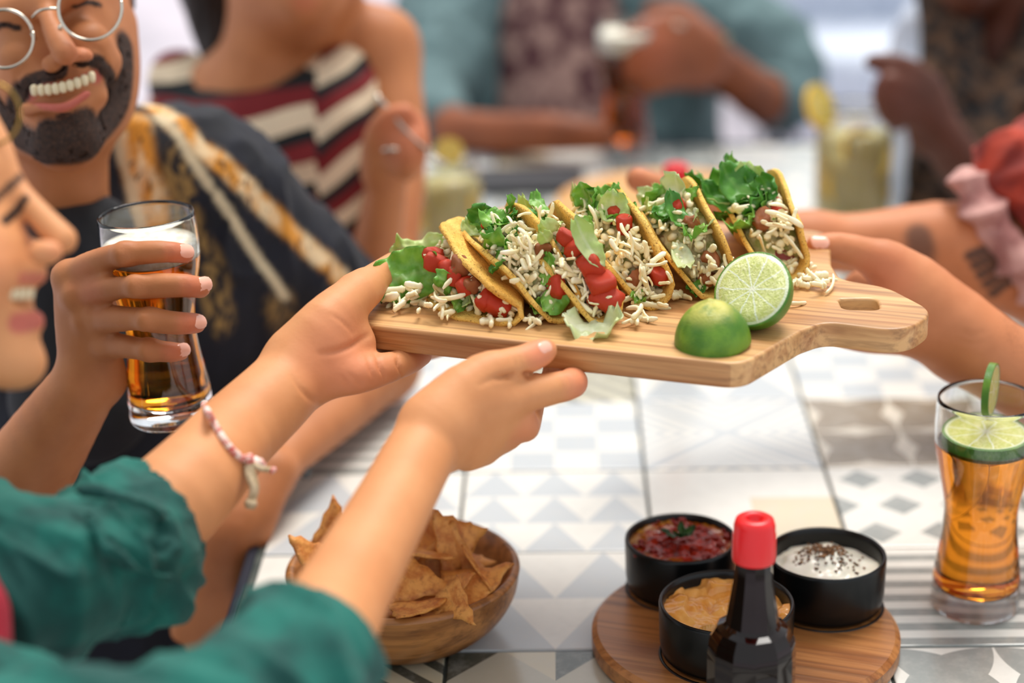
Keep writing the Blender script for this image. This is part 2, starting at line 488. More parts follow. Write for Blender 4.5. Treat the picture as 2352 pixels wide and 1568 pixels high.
for j in range(-3, 9):
    for i in range(-1, 4):
        o = bpy.data.objects.new('tile', tmesh[fixed.get((i, j)) or rr.choice(keys)]); COL.objects.link(o)
        o.parent = table; o.location = (T * (i + .5) - .24, T * (j + .5) - .48, rr.uniform(-.0003, .0003))
        if (i, j) not in fixed: o.rotation_euler.z = math.pi / 2 * rr.randrange(4)

# ================================================================== serving board held over the table
bNL, bNR = np.array([-.053, -.020, .2665]), np.array([.202, -.105, .2655])
bx = nrm(bNR - bNL); by = nrm(np.cross([0, 0, 1], bx)); bz = np.cross(bx, by)   # along, across (away), up
BO = bNL.copy()
def BP(a, b, c=0): return BO + a * bx + b * by + c * bz          # board coordinates -> world
def onboard(px, py, h=0):
    ray = AF + (px - 1176) / FPX * AR + (py - 784) / FPX * AD
    t = ((BO + h * bz - CAMP) @ bz) / (ray @ bz); w = CAMP + t * ray - BO
    return w @ bx, w @ by
BT = .0175
acacia = wood('acacia_board', srgb(220, 172, 114), srgb(164, 106, 56), srgb(84, 46, 20), (1, 0, 0), .062, 1, 1.0, .40)
cu = bpy.data.curves.new('board', 'CURVE'); cu.dimensions = '2D'; cu.fill_mode = 'BOTH'; cu.extrude = BT / 2 - .002; cu.bevel_depth = .002; cu.bevel_resolution = 2
def rounded(corners, seg=8):
    out = []
    n = len(corners)
    for i in range(n):
        p = np.array(corners[i][:2]); r = corners[i][2]; a = np.array(corners[i - 1][:2]); c = np.array(corners[(i + 1) % n][:2])
        if r == 0: out.append(p); continue
        u, w = nrm(a - p), nrm(c - p); d = min(r / math.tan(math.acos(np.clip(u @ w, -1, 1)) / 2), .48 * np.linalg.norm(a - p), .48 * np.linalg.norm(c - p))
        s, e = p + u * d, p + w * d
        for k in range(seg + 1):
            t = k / seg; out.append((1 - t) ** 2 * s + 2 * t * (1 - t) * p + t * t * e)
    return out
bpx = lambda x, y: onboard(x, y)
outl = [(0, 0, .022), (.268, 0, .018), bpx(1835, 757) + (.03,), bpx(1895, 736) + (.03,), bpx(2075, 760) + (.035,), bpx(2140, 715) + (.03,), bpx(2035, 660) + (.04,), bpx(1925, 642) + (.02,), bpx(1903, 608) + (.02,), (.268, .292, .02), (0, .292, .025)]
hole = [bpx(1917, 684) + (.006,), bpx(1930, 712) + (.01,), bpx(2030, 714) + (.01,), bpx(2020, 682) + (.01,)]
for pl in (outl, hole):
    pts = rounded(pl); sp = cu.splines.new('POLY'); sp.points.add(len(pts) - 1); sp.use_cyclic_u = True
    for q, w in zip(sp.points, pts): q.co = (w[0] - .134, w[1] - .146, 0, 1)
tmp = bpy.data.objects.new('tmp', cu); COL.objects.link(tmp)
me = bpy.data.meshes.new_from_object(tmp.evaluated_get(bpy.context.evaluated_depsgraph_get())); bpy.data.objects.remove(tmp)
me.materials.clear(); board = link('serving_board', me, acacia)
frame_obj(board, BP(.134, .146, -BT / 2), bx, by, bz); autosmooth(board, 35)
tag(board, 'pale acacia paddle serving board with handle hole carrying the tacos', 'board')

# ================================================================== round dip board with three black bowls
dc = onplane(1711, 1436, .0165); dip = empty('dip_board', (dc[0], dc[1], 0))
tag(dip, 'round wooden board with recessed wells under the three dip bowls', 'board')
RD = .1125
bowls = [(onplane(1564, 1232, .0596), .0425, .042), (onplane(1899, 1268, .0596), .0440, .042), (onplane(1669, 1378, .0596), .0480, .042)]
teak = wood('teak_round', srgb(192, 130, 74), srgb(138, 80, 38), srgb(70, 34, 14), (1, 0, 0), .048, 1, 1.0, .34, .45)
lathe('board', [(0, .0), (RD - .004, .0), (RD, .003), (RD, .013), (RD - .004, .0165), (0, .0165)], teak, dip, 96, 40)
dip.children[0].rotation_euler.z = -.32
black = simple('black_ceramic', srgb(9, 11, 12), None, rough=.30); black.node_tree.nodes['Principled BSDF'].inputs['Specular IOR Level'].default_value = .35
for (c, r, hgt) in bowls:
    lathe('well_groove', [(r * .95, .0166), (r * .955, .0172), (r * .975, .0175), (r * .99, .0172), (r * 1.0, .0166)], black, dip, 64).location = (c[0] - dc[0], c[1] - dc[1], 0)
def ramekin(c, r, h, label):
    e = empty('dip_bowl', (c[0], c[1], .0176)); tag(e, label, 'bowl', 'black dip bowls on the round board')
    w = .0028
    lathe('bowl', [(0, 0), (r * .9, 0), (r * .955, .003), (r * .985, .012), (r, h - .003), (r - .0004, h - .0008), (r - w / 2, h), (r - w, h - .001), (r - w - .001, h - .004), (r * .93 - w, .008), (r * .85, .004), (0, .004)], black, e, 96)
    return e
b1 = ramekin(*bowls[0], 'black dip bowl filled with red salsa')
b2 = ramekin(*bowls[1], 'black dip bowl holding white sour cream with brown spice')
b3 = ramekin(*bowls[2], 'black dip bowl of orange cheese sauce behind the sauce bottle')
def surf(name, r, hfun, mat, n=70, parent=None, loc=(0, 0, 0)):
    """lumpy food surface: closed disc heightfield"""
    v, f = [], []
    rings = n // 2
    v.append((0, 0, 0))
    for i in range(1, rings + 1):
        for k in range(n): a = 2 * math.pi * k / n; v.append((r * i / rings * math.cos(a), r * i / rings * math.sin(a), 0))
    for k in range(n): f.append((0, 1 + k, 1 + (k + 1) % n))
    for i in range(rings - 1):
        for k in range(n):
            a, b = 1 + i * n + k, 1 + i * n + (k + 1) % n; f.append((a, a + n, b + n, b))
    v = np.array(v); v[:, 2] = hfun(v)
    m = len(v); v = np.vstack([v, v[-n:] * [1, 1, 0] + [0, 0, v[:, 2].min() - .012], [[0, 0, v[:, 2].min() - .012]]])
    base = 1 + (rings - 1) * n
    for k in range(n):
        a, b = base + k, base + (k + 1) % n; f.append((a, m + k, m + (k + 1) % n, b)); f.append((m + k, m + n, m + (k + 1) % n))
    o = pydata(name, v, f, mat, parent); o.location = loc
    bm = bmesh.new(); bm.from_mesh(o.data); bmesh.ops.recalc_face_normals(bm, faces=bm.faces); bm.to_mesh(o.data); bm.free(); return o
# salsa
def salsamat():
    m, nt, b = newmat('salsa', Roughness=.16); b.inputs['Specular IOR Level'].default_value = .25; co = obj_co(nt)
    at = nt.nodes.new('ShaderNodeAttribute'); at.attribute_name = 'oil'
    n = noise(nt, co, 120, 5).sm(.3, .65); c = mixc(nt, n, srgb(92, 14, 6), srgb(158, 36, 20))
    c = mixc(nt, S(nt, at.outputs['Fac']), c, srgb(172, 118, 24)); nt.links.new(c, b.inputs['Base Color'])
    bump(nt, b, noise(nt, co, 260, 4), .5, .001); return m
def hs(v):
    q = np.c_[v[:, 0], v[:, 1], 0 * v[:, 0]]; return .0016 * vnoise(q, 150, 1) + .0012 * vnoise(q, 330, 2) + .002 * (1 - (np.hypot(v[:, 0], v[:, 1]) / .046) ** 2)
c, r, h = bowls[0]
so = surf('salsa', r - .0024, hs, salsamat(), 110, None, (c[0], c[1], .0176 + h - .0062)); tag(so, 'chunky red salsa with oily rim in black bowl', 'salsa')
co = get_co(so.data); rad = np.hypot(co[:, 0], co[:, 1]) / r
add_attr(so.data, 'oil', np.clip((rad - .72 + .12 * vnoise(co * [1, 1, 0], 45, 5) + .1 * (co[:, 0] < 0)) * 4, 0, 1) * np.clip(.6 - .9 * vnoise(co * [1, 1, 0], 200, 6), 0, 1))
chunk = simple('salsa_chunk', srgb(150, 32, 18), srgb(98, 16, 8), 90, .2, .3); chunk.node_tree.nodes['Principled BSDF'].inputs['Specular IOR Level'].default_value = .25
cms = []
for k in range(5):
    bm = bmesh.new(); bmesh.ops.create_icosphere(bm, subdivisions=2, radius=1)
    for vv in bm.verts: vv.co *= 1 + .28 * float(vnoise(np.array([vv.co]), 1.3, k + 3)[0])
    me = bpy.data.meshes.new('chunk'); bm.to_mesh(me); bm.free(); me.materials.append(chunk)
    me.polygons.foreach_set('use_smooth', [True] * len(me.polygons)); cms.append(me)
for k in range(46):
    a, q = rr.uniform(0, 6.28), math.sqrt(rr.random()) * .040
    o = bpy.data.objects.new('tomato_chunk', cms[k % 5]); COL.objects.link(o); o.parent = so
    o.location = (q * math.cos(a), q * math.sin(a), .0015); s = rr.uniform(.0018, .0042); o.scale = (s, s * rr.uniform(.6, 1), s * .55); o.rotation_euler = (rr.uniform(-.4, .4), 0, rr.uniform(0, 6))
# sour cream
creamm = simple('sour_cream', srgb(244, 240, 228), srgb(232, 226, 208), 40, .28, .15, 120)
creamm.node_tree.nodes['Principled BSDF'].inputs['Subsurface Weight'].default_value = .15; creamm.node_tree.nodes['Principled BSDF'].inputs['Subsurface Scale'].default_value = .004
def hc(v):
    q = np.c_[v[:, 0], v[:, 1], 0 * v[:, 0]]; rd = np.hypot(v[:, 0], v[:, 1]) / .046
    return .015 * np.exp(-((v[:, 0] + .002) ** 2 + (v[:, 1] - .004) ** 2) / .0006) * (1 + .15 * vnoise(q, 80, 3)) + .0035 * np.abs(vnoise(q + .002 * vnoise(q, 90, 8)[:, None], 60, 4)) * (rd < 1) + .0012 * vnoise(q, 160, 9)
c, r, h = bowls[1]
sc_ = surf('sour_cream', r - .0034, hc, creamm, 110, None, (c[0], c[1], .0176 + h - .0150)); tag(sc_, 'white sour cream mound sprinkled with brown spice flakes', 'sour cream')
flake = simple('spice', srgb(134, 92, 52), srgb(78, 50, 28), 300, .8)
v, f = [], []
for k in range(330):
    a, q = rr.uniform(0, 6.28), abs(rr.gauss(0, .011)); x, y = q * math.cos(a) * 1.35 + .001, q * math.sin(a) + .001
    z = hc(np.array([[x, y, 0]]))[0]; s = rr.uniform(.0006, .0018); b0 = len(v); t = rr.uniform(0, 6.28)
    for (dx, dy) in ((-1, -.5), (1, -.6), (.8, .6), (-.7, .5)):
        v.append((x + s * (dx * math.cos(t) - dy * math.sin(t)), y + s * (dx * math.sin(t) + dy * math.cos(t)), z + .0006 + s * rr.uniform(-.1, .6)))
    v.append((x, y, z - .0002)); f += [(b0, b0 + 1, b0 + 2, b0 + 3), (b0, b0 + 4, b0 + 1), (b0 + 1, b0 + 4, b0 + 2), (b0 + 2, b0 + 4, b0 + 3), (b0 + 3, b0 + 4, b0)]
tag(pydata('spice_flakes', v, f, flake, sc_, False), kind='stuff')
# cheese sauce
cheesem = simple('cheese_sauce', srgb(240, 178, 96), srgb(226, 152, 66), 50, .22, .2, 160)
def hq(v):
    q = np.c_[v[:, 0], v[:, 1], 0 * v[:, 0]]; rd = np.hypot(v[:, 0], v[:, 1]) / .047
    w = q + .004 * vnoise(q, 60, 21)[:, None]
    return .006 * np.abs(vnoise(w, 55, 11)) ** .7 + .003 * np.abs(vnoise(w, 110, 12)) + .004 * (rd > .62) * (rd < .95) * (vnoise(q, 40, 13) > -.3) + .001 * vnoise(q, 250, 14)
c, r, h = bowls[2]
qs = surf('cheese_sauce', r - .0034, hq, cheesem, 120, None, (c[0], c[1], .0176 + h - .0125)); tag(qs, 'lumpy orange cheese sauce in the nearest black bowl', 'cheese sauce')

# leaf helper -------------------------------------------------------
def leafmat(name, c1, c2, rib):
    m, nt, b = newmat(name, Roughness=.38); co = obj_co(nt)
    n1 = noise(nt, co, 60, 4).sm(.35, .65); at = nt.nodes.new('ShaderNodeAttribute'); at.attribute_name = 'rib'
    c = mixc(nt, n1, c1, c2); c = mixc(nt, S(nt, at.outputs['Fac']), c, rib); nt.links.new(c, b.inputs['Base Color'])
    bump(nt, b, noise(nt, co, 240, 3), .4, .0008)
    b.inputs['Transmission Weight'].default_value = 0
    tr = nt.nodes.new('ShaderNodeBsdfTranslucent'); nt.links.new(c, tr.inputs[0]); mx = nt.nodes.new('ShaderNodeMixShader'); mx.inputs[0].default_value = .3
    out = nt.nodes['Material Output']; nt.links.new(b.outputs[0], mx.inputs[1]); nt.links.new(tr.outputs[0], mx.inputs[2]); nt.links.new(mx.outputs[0], out.inputs[0])
    return m
def leaf_mesh(name, L, W, curl, ruffle, seed, mat, nu=14, nv=10, pointed=True, th=.0004):
    rs = random.Random(seed); ph = rs.uniform(0, 6); pts = []; rib = []
    for i in range(nu + 1):
        s = i / nu; hw = W / 2 * ((math.sin(math.pi * min(1, s * 1.02)) ** .7) if pointed else max(.18, 1 - abs(2 * s - 1) ** 3.2) ** .5)
        for j in range(nv + 1):
            t = j / nv * 2 - 1; x = s * L + (0 if pointed else .10 * L * math.sin(4 * t + ph) * (s - .5)); y = t * hw
            pts.append((x, y, t, s)); rib.append(max(0, 1 - abs(t) * 6) * (1 - s * .5) * (1 if pointed else .55))
    a = np.array(pts); q = np.c_[a[:, 0], a[:, 1], np.full(len(a), seed * .37)]
    edge = np.maximum(np.abs(a[:, 2]), np.abs(a[:, 3] * 2 - 1)) ** 2
    y = a[:, 1] * (1 + (.10 if pointed else .11) * vnoise(q, 2.6 / W, seed) * edge); x = a[:, 0] + .05 * L * vnoise(q, 2.2 / W, seed + 5) * edge * (0 if pointed else 1)
    z = curl * L * (a[:, 3] - .5) ** 2 * 1.6 + ruffle * W * edge * 1.1 * vnoise(q, 5.5 / W, seed + 9) + ruffle * W * .8 * vnoise(q, 2.4 / W, seed + 11) + ruffle * W * .35 * vnoise(q, 8 / W, seed + 13) + .10 * W * a[:, 2] ** 2
    v = [tuple(p) for p in np.c_[x, y, z]]; m = len(v); v2 = [(p[0], p[1], p[2] - th) for p in v]
    f = []; w = nv + 1
    for i in range(nu):
        for j in range(nv):
            k = i * w + j; f.append((k, k + w, k + w + 1, k + 1)); f.append((m + k, m + k + 1, m + k + w + 1, m + k + w))
    bd = [j for j in range(w)] + [i * w + nv for i in range(1, nu + 1)] + [nu * w + j for j in range(nv - 1, -1, -1)] + [i * w for i in range(nu - 1, 0, -1)]
    for k, b in zip(bd, bd[1:] + bd[:1]): f.append((k, b, m + b, m + k))
    me = bpy.data.meshes.new(name); me.from_pydata(v + v2, [], f); me.update(); add_attr(me, 'rib', rib + rib)
    me.materials.append(mat); me.polygons.foreach_set('use_smooth', [True] * len(me.polygons)); return me
herbm = leafmat('herb_leaf', srgb(40, 92, 34), srgb(24, 66, 26), srgb(80, 130, 60))
c, r, h = bowls[0]
herb = empty('herb_garnish', (c[0], c[1], .0176 + h - .003)); tag(herb, 'dark green herb sprig lying on the red salsa', 'herb')
for k, (a, L) in enumerate(((2.9, .019), (.5, .015), (-1.1, .012), (3.9, .012), (1.5, .011))):
    o = link('leaf', leaf_mesh('leaf', L, L * .55, .25, .12, 30 + k, herbm), None, herb); o.rotation_euler = (.2, -.3 - .1 * k, a); o.location = (0, 0, .0012 + .0008 * k)

# ================================================================== tortilla chip bowl
wc = onplane(925, 1298, .055); WB = empty('wooden_bowl', (wc[0], wc[1], 0)); tag(WB, 'round wooden bowl holding tortilla chips', 'bowl')
mango = wood('mango_wood', srgb(196, 140, 82), srgb(140, 88, 44), srgb(72, 40, 18), (0, 0, 1), .072, 0, .8, .36, .6)
mt = mango.node_tree
# turned bowl: grain runs around, blocks of different tone
RB = .0868
prof = [(0, 0), (.045, 0), (.056, .003), (.073, .017), (.0835, .034), (RB, .050), (RB + .0002, .0535), (RB - .003, .056), (RB - .006, .0545), (RB - .009, .048), (.073, .034), (.061, .017), (.045, .0095), (0, .008)]
pr = spline([(a, 0, b) for a, b in prof], 60); pr[0][0] = pr[-1][0] = 0
lathe('bowl', [(max(0, q[0]), q[2]) for q in pr], wood('mango_bowl', srgb(190, 128, 70), srgb(122, 74, 36), srgb(58, 32, 14), (1, 0, 0), .064, 0, 1.1, .34, .55), WB, 96)
chipm, cnt, cb = newmat('tortilla_chip', Roughness=.55)
cco = obj_co(cnt); cn = noise(cnt, cco, 70, 6, .6).sm(.35, .62); cn2 = noise(cnt, cco, 200, 4).sm(.5, .75)
cnt.links.new(mixc(cnt, cn2 * .5, mixc(cnt, cn, srgb(188, 106, 38), srgb(228, 158, 78)), srgb(130, 66, 24)), cb.inputs['Base Color']); bump(cnt, cb, noise(cnt, cco, 160, 4) + noise(cnt, cco, 500, 2) * .5, .7, .0012)
def chip_mesh(seed, L=.060):
    rs = random.Random(seed); n = 10; v = []; idx = {}
    A = [np.array([0, 0.]), np.array([L * rs.uniform(.85, 1.1), L * rs.uniform(-.12, .1)]), np.array([L * rs.uniform(.35, .6), L * rs.uniform(.7, .95)])]
    g = (A[0] + A[1] + A[2]) / 3; a1, k1 = rs.uniform(0, 3.1), rs.uniform(1.5, 5)
    for i in range(n + 1):
        for j in range(n + 1 - i):
            p = (A[0] * (n - i - j) + A[1] * i + A[2] * j) / n - g
            q = p[0] * math.cos(a1) + p[1] * math.sin(a1)
            z = k1 * q * q + .0022 * float(vnoise(np.array([[p[0], p[1], seed]]), 55, seed)[0])
            idx[i, j] = len(v); v.append((p[0] + .0012 * math.sin(j * 2.1 + seed), p[1] + .0012 * math.sin(i * 1.7 + seed), z))
    f = []
    for i in range(n):
        for j in range(n - i):
            f.append((idx[i, j], idx[i + 1, j], idx[i, j + 1]))
            if i + j < n - 1: f.append((idx[i + 1, j], idx[i + 1, j + 1], idx[i, j + 1]))
    m = len(v); th = .0022
    v += [(x, y, z - th) for x, y, z in v]; f += [tuple(m + q for q in t[::-1]) for t in f]
    bd = [idx[i, 0] for i in range(n + 1)] + [idx[n - j, j] for j in range(1, n + 1)] + [idx[0, j] for j in range(n - 1, 0, -1)]
    for a, b in zip(bd, bd[1:] + bd[:1]): f.append((a, m + a, m + b, b))
    me = bpy.data.meshes.new('tortilla_chip'); me.from_pydata(v, [], f); me.update(); me.materials.append(chipm)
    me.polygons.foreach_set('use_smooth', [True] * len(me.polygons)); return me
chips = [chip_mesh(k) for k in range(7)]
CH = []
def chip(px, py, h, rot, k, s=1.0, label='browned tortilla chip in the wooden bowl'):
    w = onplane(px, py, h); o = bpy.data.objects.new('tortilla_chip', chips[k]); COL.objects.link(o); o.location = w; o.rotation_euler = rot; o.scale = (s,) * 3
    tag(o, label, 'chip', 'tortilla chips in the wooden bowl'); CH.append(o)
for k in range(10):   # lower layer, mostly covered
    a = k * 2.4; q = .012 + .004 * k; o = bpy.data.objects.new('tortilla_chip', chips[k % 7]); COL.objects.link(o)
    o.location = (wc[0] + q * math.cos(a), wc[1] + q * math.sin(a), .028 + .0022 * k); o.rotation_euler = (rr.uniform(-.4, .4), rr.uniform(-.4, .4), a)
    tag(o, 'tortilla chip buried under the others in the wooden bowl', 'chip', 'tortilla chips in the wooden bowl')
chip(1030, 1300, .062, (1.15, .15, -.15), 0, 1.15, 'large blistered tortilla chip standing in front of the pile in the bowl')
chip(1045, 1245, .078, (1.1, -.5, .9), 1, 1.05, 'tall tortilla chip standing upright by the bowl back rim')
chip(985, 1230, .074, (.7, .5, .3), 2, 1.0, "tortilla chip lying flat across the bowl centre")
chip(960, 1265, .076, (.25, .2, 2.2), 3, .95, "bent tortilla chip at the back of the bowl pile")
chip(945, 1330, .068, (.6, -.1, .4), 4, 1.0, "tortilla chip beside the green-sleeved forearm, front centre of the bowl")
chip(1005, 1365, .058, (.5, .2, -1.3), 5, .9, "narrow tortilla chip near the front of the bowl pile")
chip(1085, 1345, .060, (.2, -.3, .9), 6, 1.0, "tortilla chip lying along the right inside of the bowl")
chip(1105, 1310, .062, (.9, .3, 1.6), 0, .8, "small tortilla chip tip poking up at the bowl's right side")
chip(945, 1395, .060, (.15, .1, 3.0), 1, .85, "flat tortilla chip on the front left of the pile")
chip(1040, 1385, .060, (.9, .1, -.6), 2, .7, 'small curled tortilla chip at the front rim of the bowl')
chip(770, 1235, .070, (1.2, .2, .5), 3, .95, 'dark tortilla chip sticking up left of the green-sleeved forearm')
chip(730, 1290, .070, (1.0, -.3, 1.3), 4, 1.0, 'tortilla chip leaning on the left inside of the bowl')
chip(820, 1300, .072, (.4, .1, .6), 5, 1.0, "tortilla chip partly hidden behind the green-sleeved forearm")
chip(850, 1240, .070, (.5, -.3, 2.8), 6, 1.0, "tortilla chip at the back left, mostly behind the forearm")

# ================================================================== sauce bottle
cap_c = P(1733, 1215, 1.205); bb = np.array([cap_c[0], cap_c[1], 0]); BT_H = cap_c[2] + .008
bot = empty('sauce_bottle', bb); tag(bot, 'dark brown sauce bottle with red screw cap in front of the dips', 'bottle')
brownglass, _, bbs = newmat('brown_bottle_glass', Roughness=.06); bbs.inputs['Base Color'].default_value = srgb(20, 8, 5); bbs.inputs['Specular IOR Level'].default_value = .35
redcap = simple('red_plastic', srgb(222, 30, 34), None, rough=.32); redcap.node_tree.nodes['Principled BSDF'].inputs['Subsurface Weight'].default_value = .1
HN = BT_H - .030
n8 = 8
prof = [(0, 0), (.026, 0), (.0285, .003), (.0285, .085), (.0275, .096), (.023, .104), (.0188, .106), (.0172, .108), (.0125, HN - .012), (.0118, HN), (.0118, HN + .006), (0, HN + .006)]
lathe('bottle', prof, brownglass, bot, 12, 25)
cpz = HN + .001
lathe('cap', [(0, cpz), (.0118, cpz), (.0136, cpz), (.0140, cpz + .002), (.0138, cpz + .018), (.0132, cpz + .020), (.0132, cpz + .024), (.0120, cpz + .028), (.0095, cpz + .0295), (.0062, cpz + .0292), (.0052, cpz + .0275), (.0050, cpz + .0235), (0, cpz + .0235)], redcap, bot, 40)

# ================================================================== beer glasses
glassm, gnt, gb = newmat('clear_glass', Roughness=.0, IOR=1.46); gb.inputs['Transmission Weight'].default_value = 1; gb.inputs['Base Color'].default_value = (.97, .98, .98, 1)
beerm, bnt, bb_ = newmat('beer', Roughness=.02, IOR=1.34); bb_.inputs['Transmission Weight'].default_value = 1; bb_.inputs['Base Color'].default_value = srgb(242, 150, 40)
foamm = simple('foam', srgb(250, 246, 232), srgb(226, 214, 186), 120, .6, .5, 300)
GP = [(.0310, .000), (.0330, .003), (.0332, .012), (.0320, .030), (.0292, .052), (.0274, .072), (.0276, .086), (.0318, .108), (.0362, .128), (.0378, .143), (.0376, .158), (.0366, .170)]
def beer_glass(name, label, group, level, foam=0.0, sc=1.0):
    e = empty(name); tag(e, label, 'glass', group)
    o = spline([(r, 0, z) for r, z in GP], 40); w = .0016
    prof = [(0, .0)] + [(q[0], q[2]) for q in o] + [(o[-1][0] - w / 2, o[-1][2] + .0009)] + [(q[0] - w, q[2]) for q in o[::-1] if q[2] > .016] + [(.018, .013), (0, .0125)]
    lathe('glass', prof, glassm, e, 72)
    inn = [(q[0] - w + .0003, q[2]) for q in o if .016 < q[2] < level]
    lathe('beer', [(0, .0127), (.018, .0132)] + inn + [(inn[-1][0], level), (0, level)], beerm, e, 72)
    if foam:
        n2 = [(q[0] - w - .0001, q[2]) for q in o if level <= q[2] < level + foam]
        lathe('foam', [(0, level + .0003)] + [(n2[0][0], level + .0003)] + n2 + [(n2[-1][0] * .8, level + foam + .001), (0, level + foam)], foamm, e, 72)
    e.scale = (sc,) * 3
    return e
gc = onplane(2238, 1388, 0)
g1 = beer_glass('beer_glass', 'tall curved glass of amber beer with lime slices at right', 'beer glasses', .1355); g1.location = gc
# lime slices in and on the glass
def limeface(name):
    """citrus cut face: rind, pith, wedges in polar coordinates (object X/Y plane), radius 1"""
    m, nt, b = newmat(name, Roughness=.16); co = obj_co(nt); sep = nt.nodes.new('ShaderNodeSeparateXYZ'); nt.links.new(co, sep.inputs[0])
    x, y, z = (S(nt, sep.outputs[i]) for i in range(3)); rad = (x * x + y * y).sq()
    at = y.op('ARCTAN2', x); wob = noise(nt, co, 3, 2)
    seg = ((at * (10 / (2 * math.pi)) + 20.0 + wob * .35).fr() - .5).ab() * 2
    wid = seg * rad
    memb = (seg.op('MULTIPLY', -1.0) + 1.0) * rad * .62
    pulp = noise(nt, obj_co(nt, (1, 1, 1)), 9, 4, .6, 1.2).sm(.35, .7)
    c = mixc(nt, pulp, srgb(204, 206, 104), srgb(234, 230, 160))
    c = mixc(nt, memb.lt(.035), c, srgb(240, 240, 208)); c = mixc(nt, rad.lt(.07), c, srgb(238, 234, 200))
    c = mixc(nt, rad.gt(.87), c, srgb(236, 238, 196)); c = mixc(nt, rad.gt(.945), c, srgb(120, 158, 40))
    nt.links.new(c, b.inputs['Base Color']); b.inputs['Coat Weight'].default_value = .5
    bump(nt, b, pulp + memb.lt(.035) * .6, .35, .02); b.inputs['Subsurface Weight'].default_value = .1; b.inputs['Subsurface Scale'].default_value = .05
    return m
limecut = limeface('lime_flesh')
def rindmat():
    m, nt, b = newmat('lime_rind', Roughness=.3); co = obj_co(nt)
    n1 = noise(nt, co, 1.6, 3).sm(.4, .7); sep = nt.nodes.new('ShaderNodeSeparateXYZ'); nt.links.new(co, sep.inputs[0])
    pole = S(nt, sep.outputs[2]).sm(.62, 1.2) * noise(nt, co, 2.2, 3).sm(.25, .6)
    c = mixc(nt, n1, srgb(66, 116, 16), srgb(104, 146, 26)); c = mixc(nt, pole, c, srgb(206, 196, 92))
    nt.links.new(c, b.inputs['Base Color']); bump(nt, b, noise(nt, co, 28, 2), .25, .02); return m
limerind = rindmat()
def lime_slice(name, label, R, th, half=False):
    e = empty(name); tag(e, label, 'lime'); n = 40
    a1 = math.pi if half else 2 * math.pi
    v, f = [], []
    bm = bmesh.new()
    if not half:
        o1 = lathe('flesh', [(0, -.5 * th / R), (.96, -.5 * th / R), (.96, .5 * th / R), (0, .5 * th / R)], limecut, e, n, 40)
        o2 = lathe('rind', [(.94, -.55 * th / R), (1.0, -.5 * th / R), (1.0, .5 * th / R), (.94, .55 * th / R)], limerind, e, n, 40)
    e.scale = (R,) * 3
    return e
s1 = lime_slice('lime_slice', 'round lime slice floating in the right beer glass', .0318, .0105); s1.location = (gc[0] - .001, gc[1] - .003, .1400); s1.rotation_euler = (.05, -.03, .4)
s2 = lime_slice('lime_slice', 'lime wedge slotted upright on the rim of the right beer glass', .020, .005)
s2.location = P(2275, 895, 1.405); s2.rotation_euler = (math.pi / 2, .1, 1.15)
# ================================================================== tacos on the board
shellm, snt, sb = newmat('corn_shell', Roughness=.66, **{'Specular IOR Level': .3})
sco = obj_co(snt); s1n = noise(snt, sco, 40, 4).sm(.3, .7); s2n = noise(snt, sco, 620, 3, .6).sm(.57, .66); s3n = noise(snt, sco, 14, 3).sm(.45, .75)
sc1 = mixc(snt, s1n, srgb(246, 204, 106), srgb(232, 176, 76)); sc1 = mixc(snt, s3n * .6, sc1, srgb(206, 136, 54)); sc1 = mixc(snt, s2n * .75, sc1, srgb(128, 76, 28))
snt.links.new(sc1, sb.inputs['Base Color']); bump(snt, sb, noise(snt, sco, 420, 4) + noise(snt, sco, 120, 3), .9, .0016)
def shell_mesh(R, rho, gam, seed):
    phi = math.pi / 2 - gam; nr, na = 16, 56
    th = .0035
    def fold(s, t, off):
        a = abs(s); sg = 1 if s >= 0 else -1
        if a < rho * phi:
            q = a / rho; x, z, nx, nz = (rho - off) * math.sin(q), rho - (rho - off) * math.cos(q), -math.sin(q), math.cos(q)
        else:
            d = a - rho * phi; x = (rho - off) * math.sin(phi) + d * math.sin(gam); z = rho - (rho - off) * math.cos(phi) + d * math.cos(gam)
        w = .0016 * math.sin(t * 70 + seed + (2 if s > 0 else 0)) * min(1, a / R) + .0013 * float(vnoise(np.array([[s, t, seed]]), 70, seed)[0])
        return (sg * (x + w), t, z)
    def edge(a): return R * (1 + .018 * math.sin(5 * a + seed) + .012 * math.sin(11 * a + 2 * seed) + .008 * math.sin(27 * a))
    top, bot, f = [], [], []
    st = [(0, 0)] + [(edge(2 * math.pi * k / na) * (i / nr) ** .9 * math.cos(2 * math.pi * k / na), edge(2 * math.pi * k / na) * (i / nr) ** .9 * math.sin(2 * math.pi * k / na)) for i in range(1, nr + 1) for k in range(na)]
    top = [fold(s, t, th / 2) for s, t in st]; bot = [fold(s, t, -th / 2) for s, t in st]; m = len(top)
    for k in range(na): f.append((0, 1 + k, 1 + (k + 1) % na))
    for i in range(nr - 1):
        for k in range(na):
            a, b = 1 + i * na + k, 1 + i * na + (k + 1) % na; f.append((a, a + na, b + na, b))
    f += [tuple(m + q for q in t[::-1]) for t in f]
    for k in range(na):
        a, b = 1 + (nr - 1) * na + k, 1 + (nr - 1) * na + (k + 1) % na; f.append((a, m + a, m + b, b))
    me = bpy.data.meshes.new('shell'); me.from_pydata(top + bot, [], f); me.update(); me.materials.append(shellm)
    me.polygons.foreach_set('use_smooth', [True] * len(me.polygons)); return me
cheeses = simple('shredded_cheese', srgb(252, 241, 204), srgb(244, 225, 170), 60, .38, .15, 200)
cheeses.node_tree.nodes['Principled BSDF'].inputs['Subsurface Weight'].default_value = .12; cheeses.node_tree.nodes['Principled BSDF'].inputs['Subsurface Scale'].default_value = .004
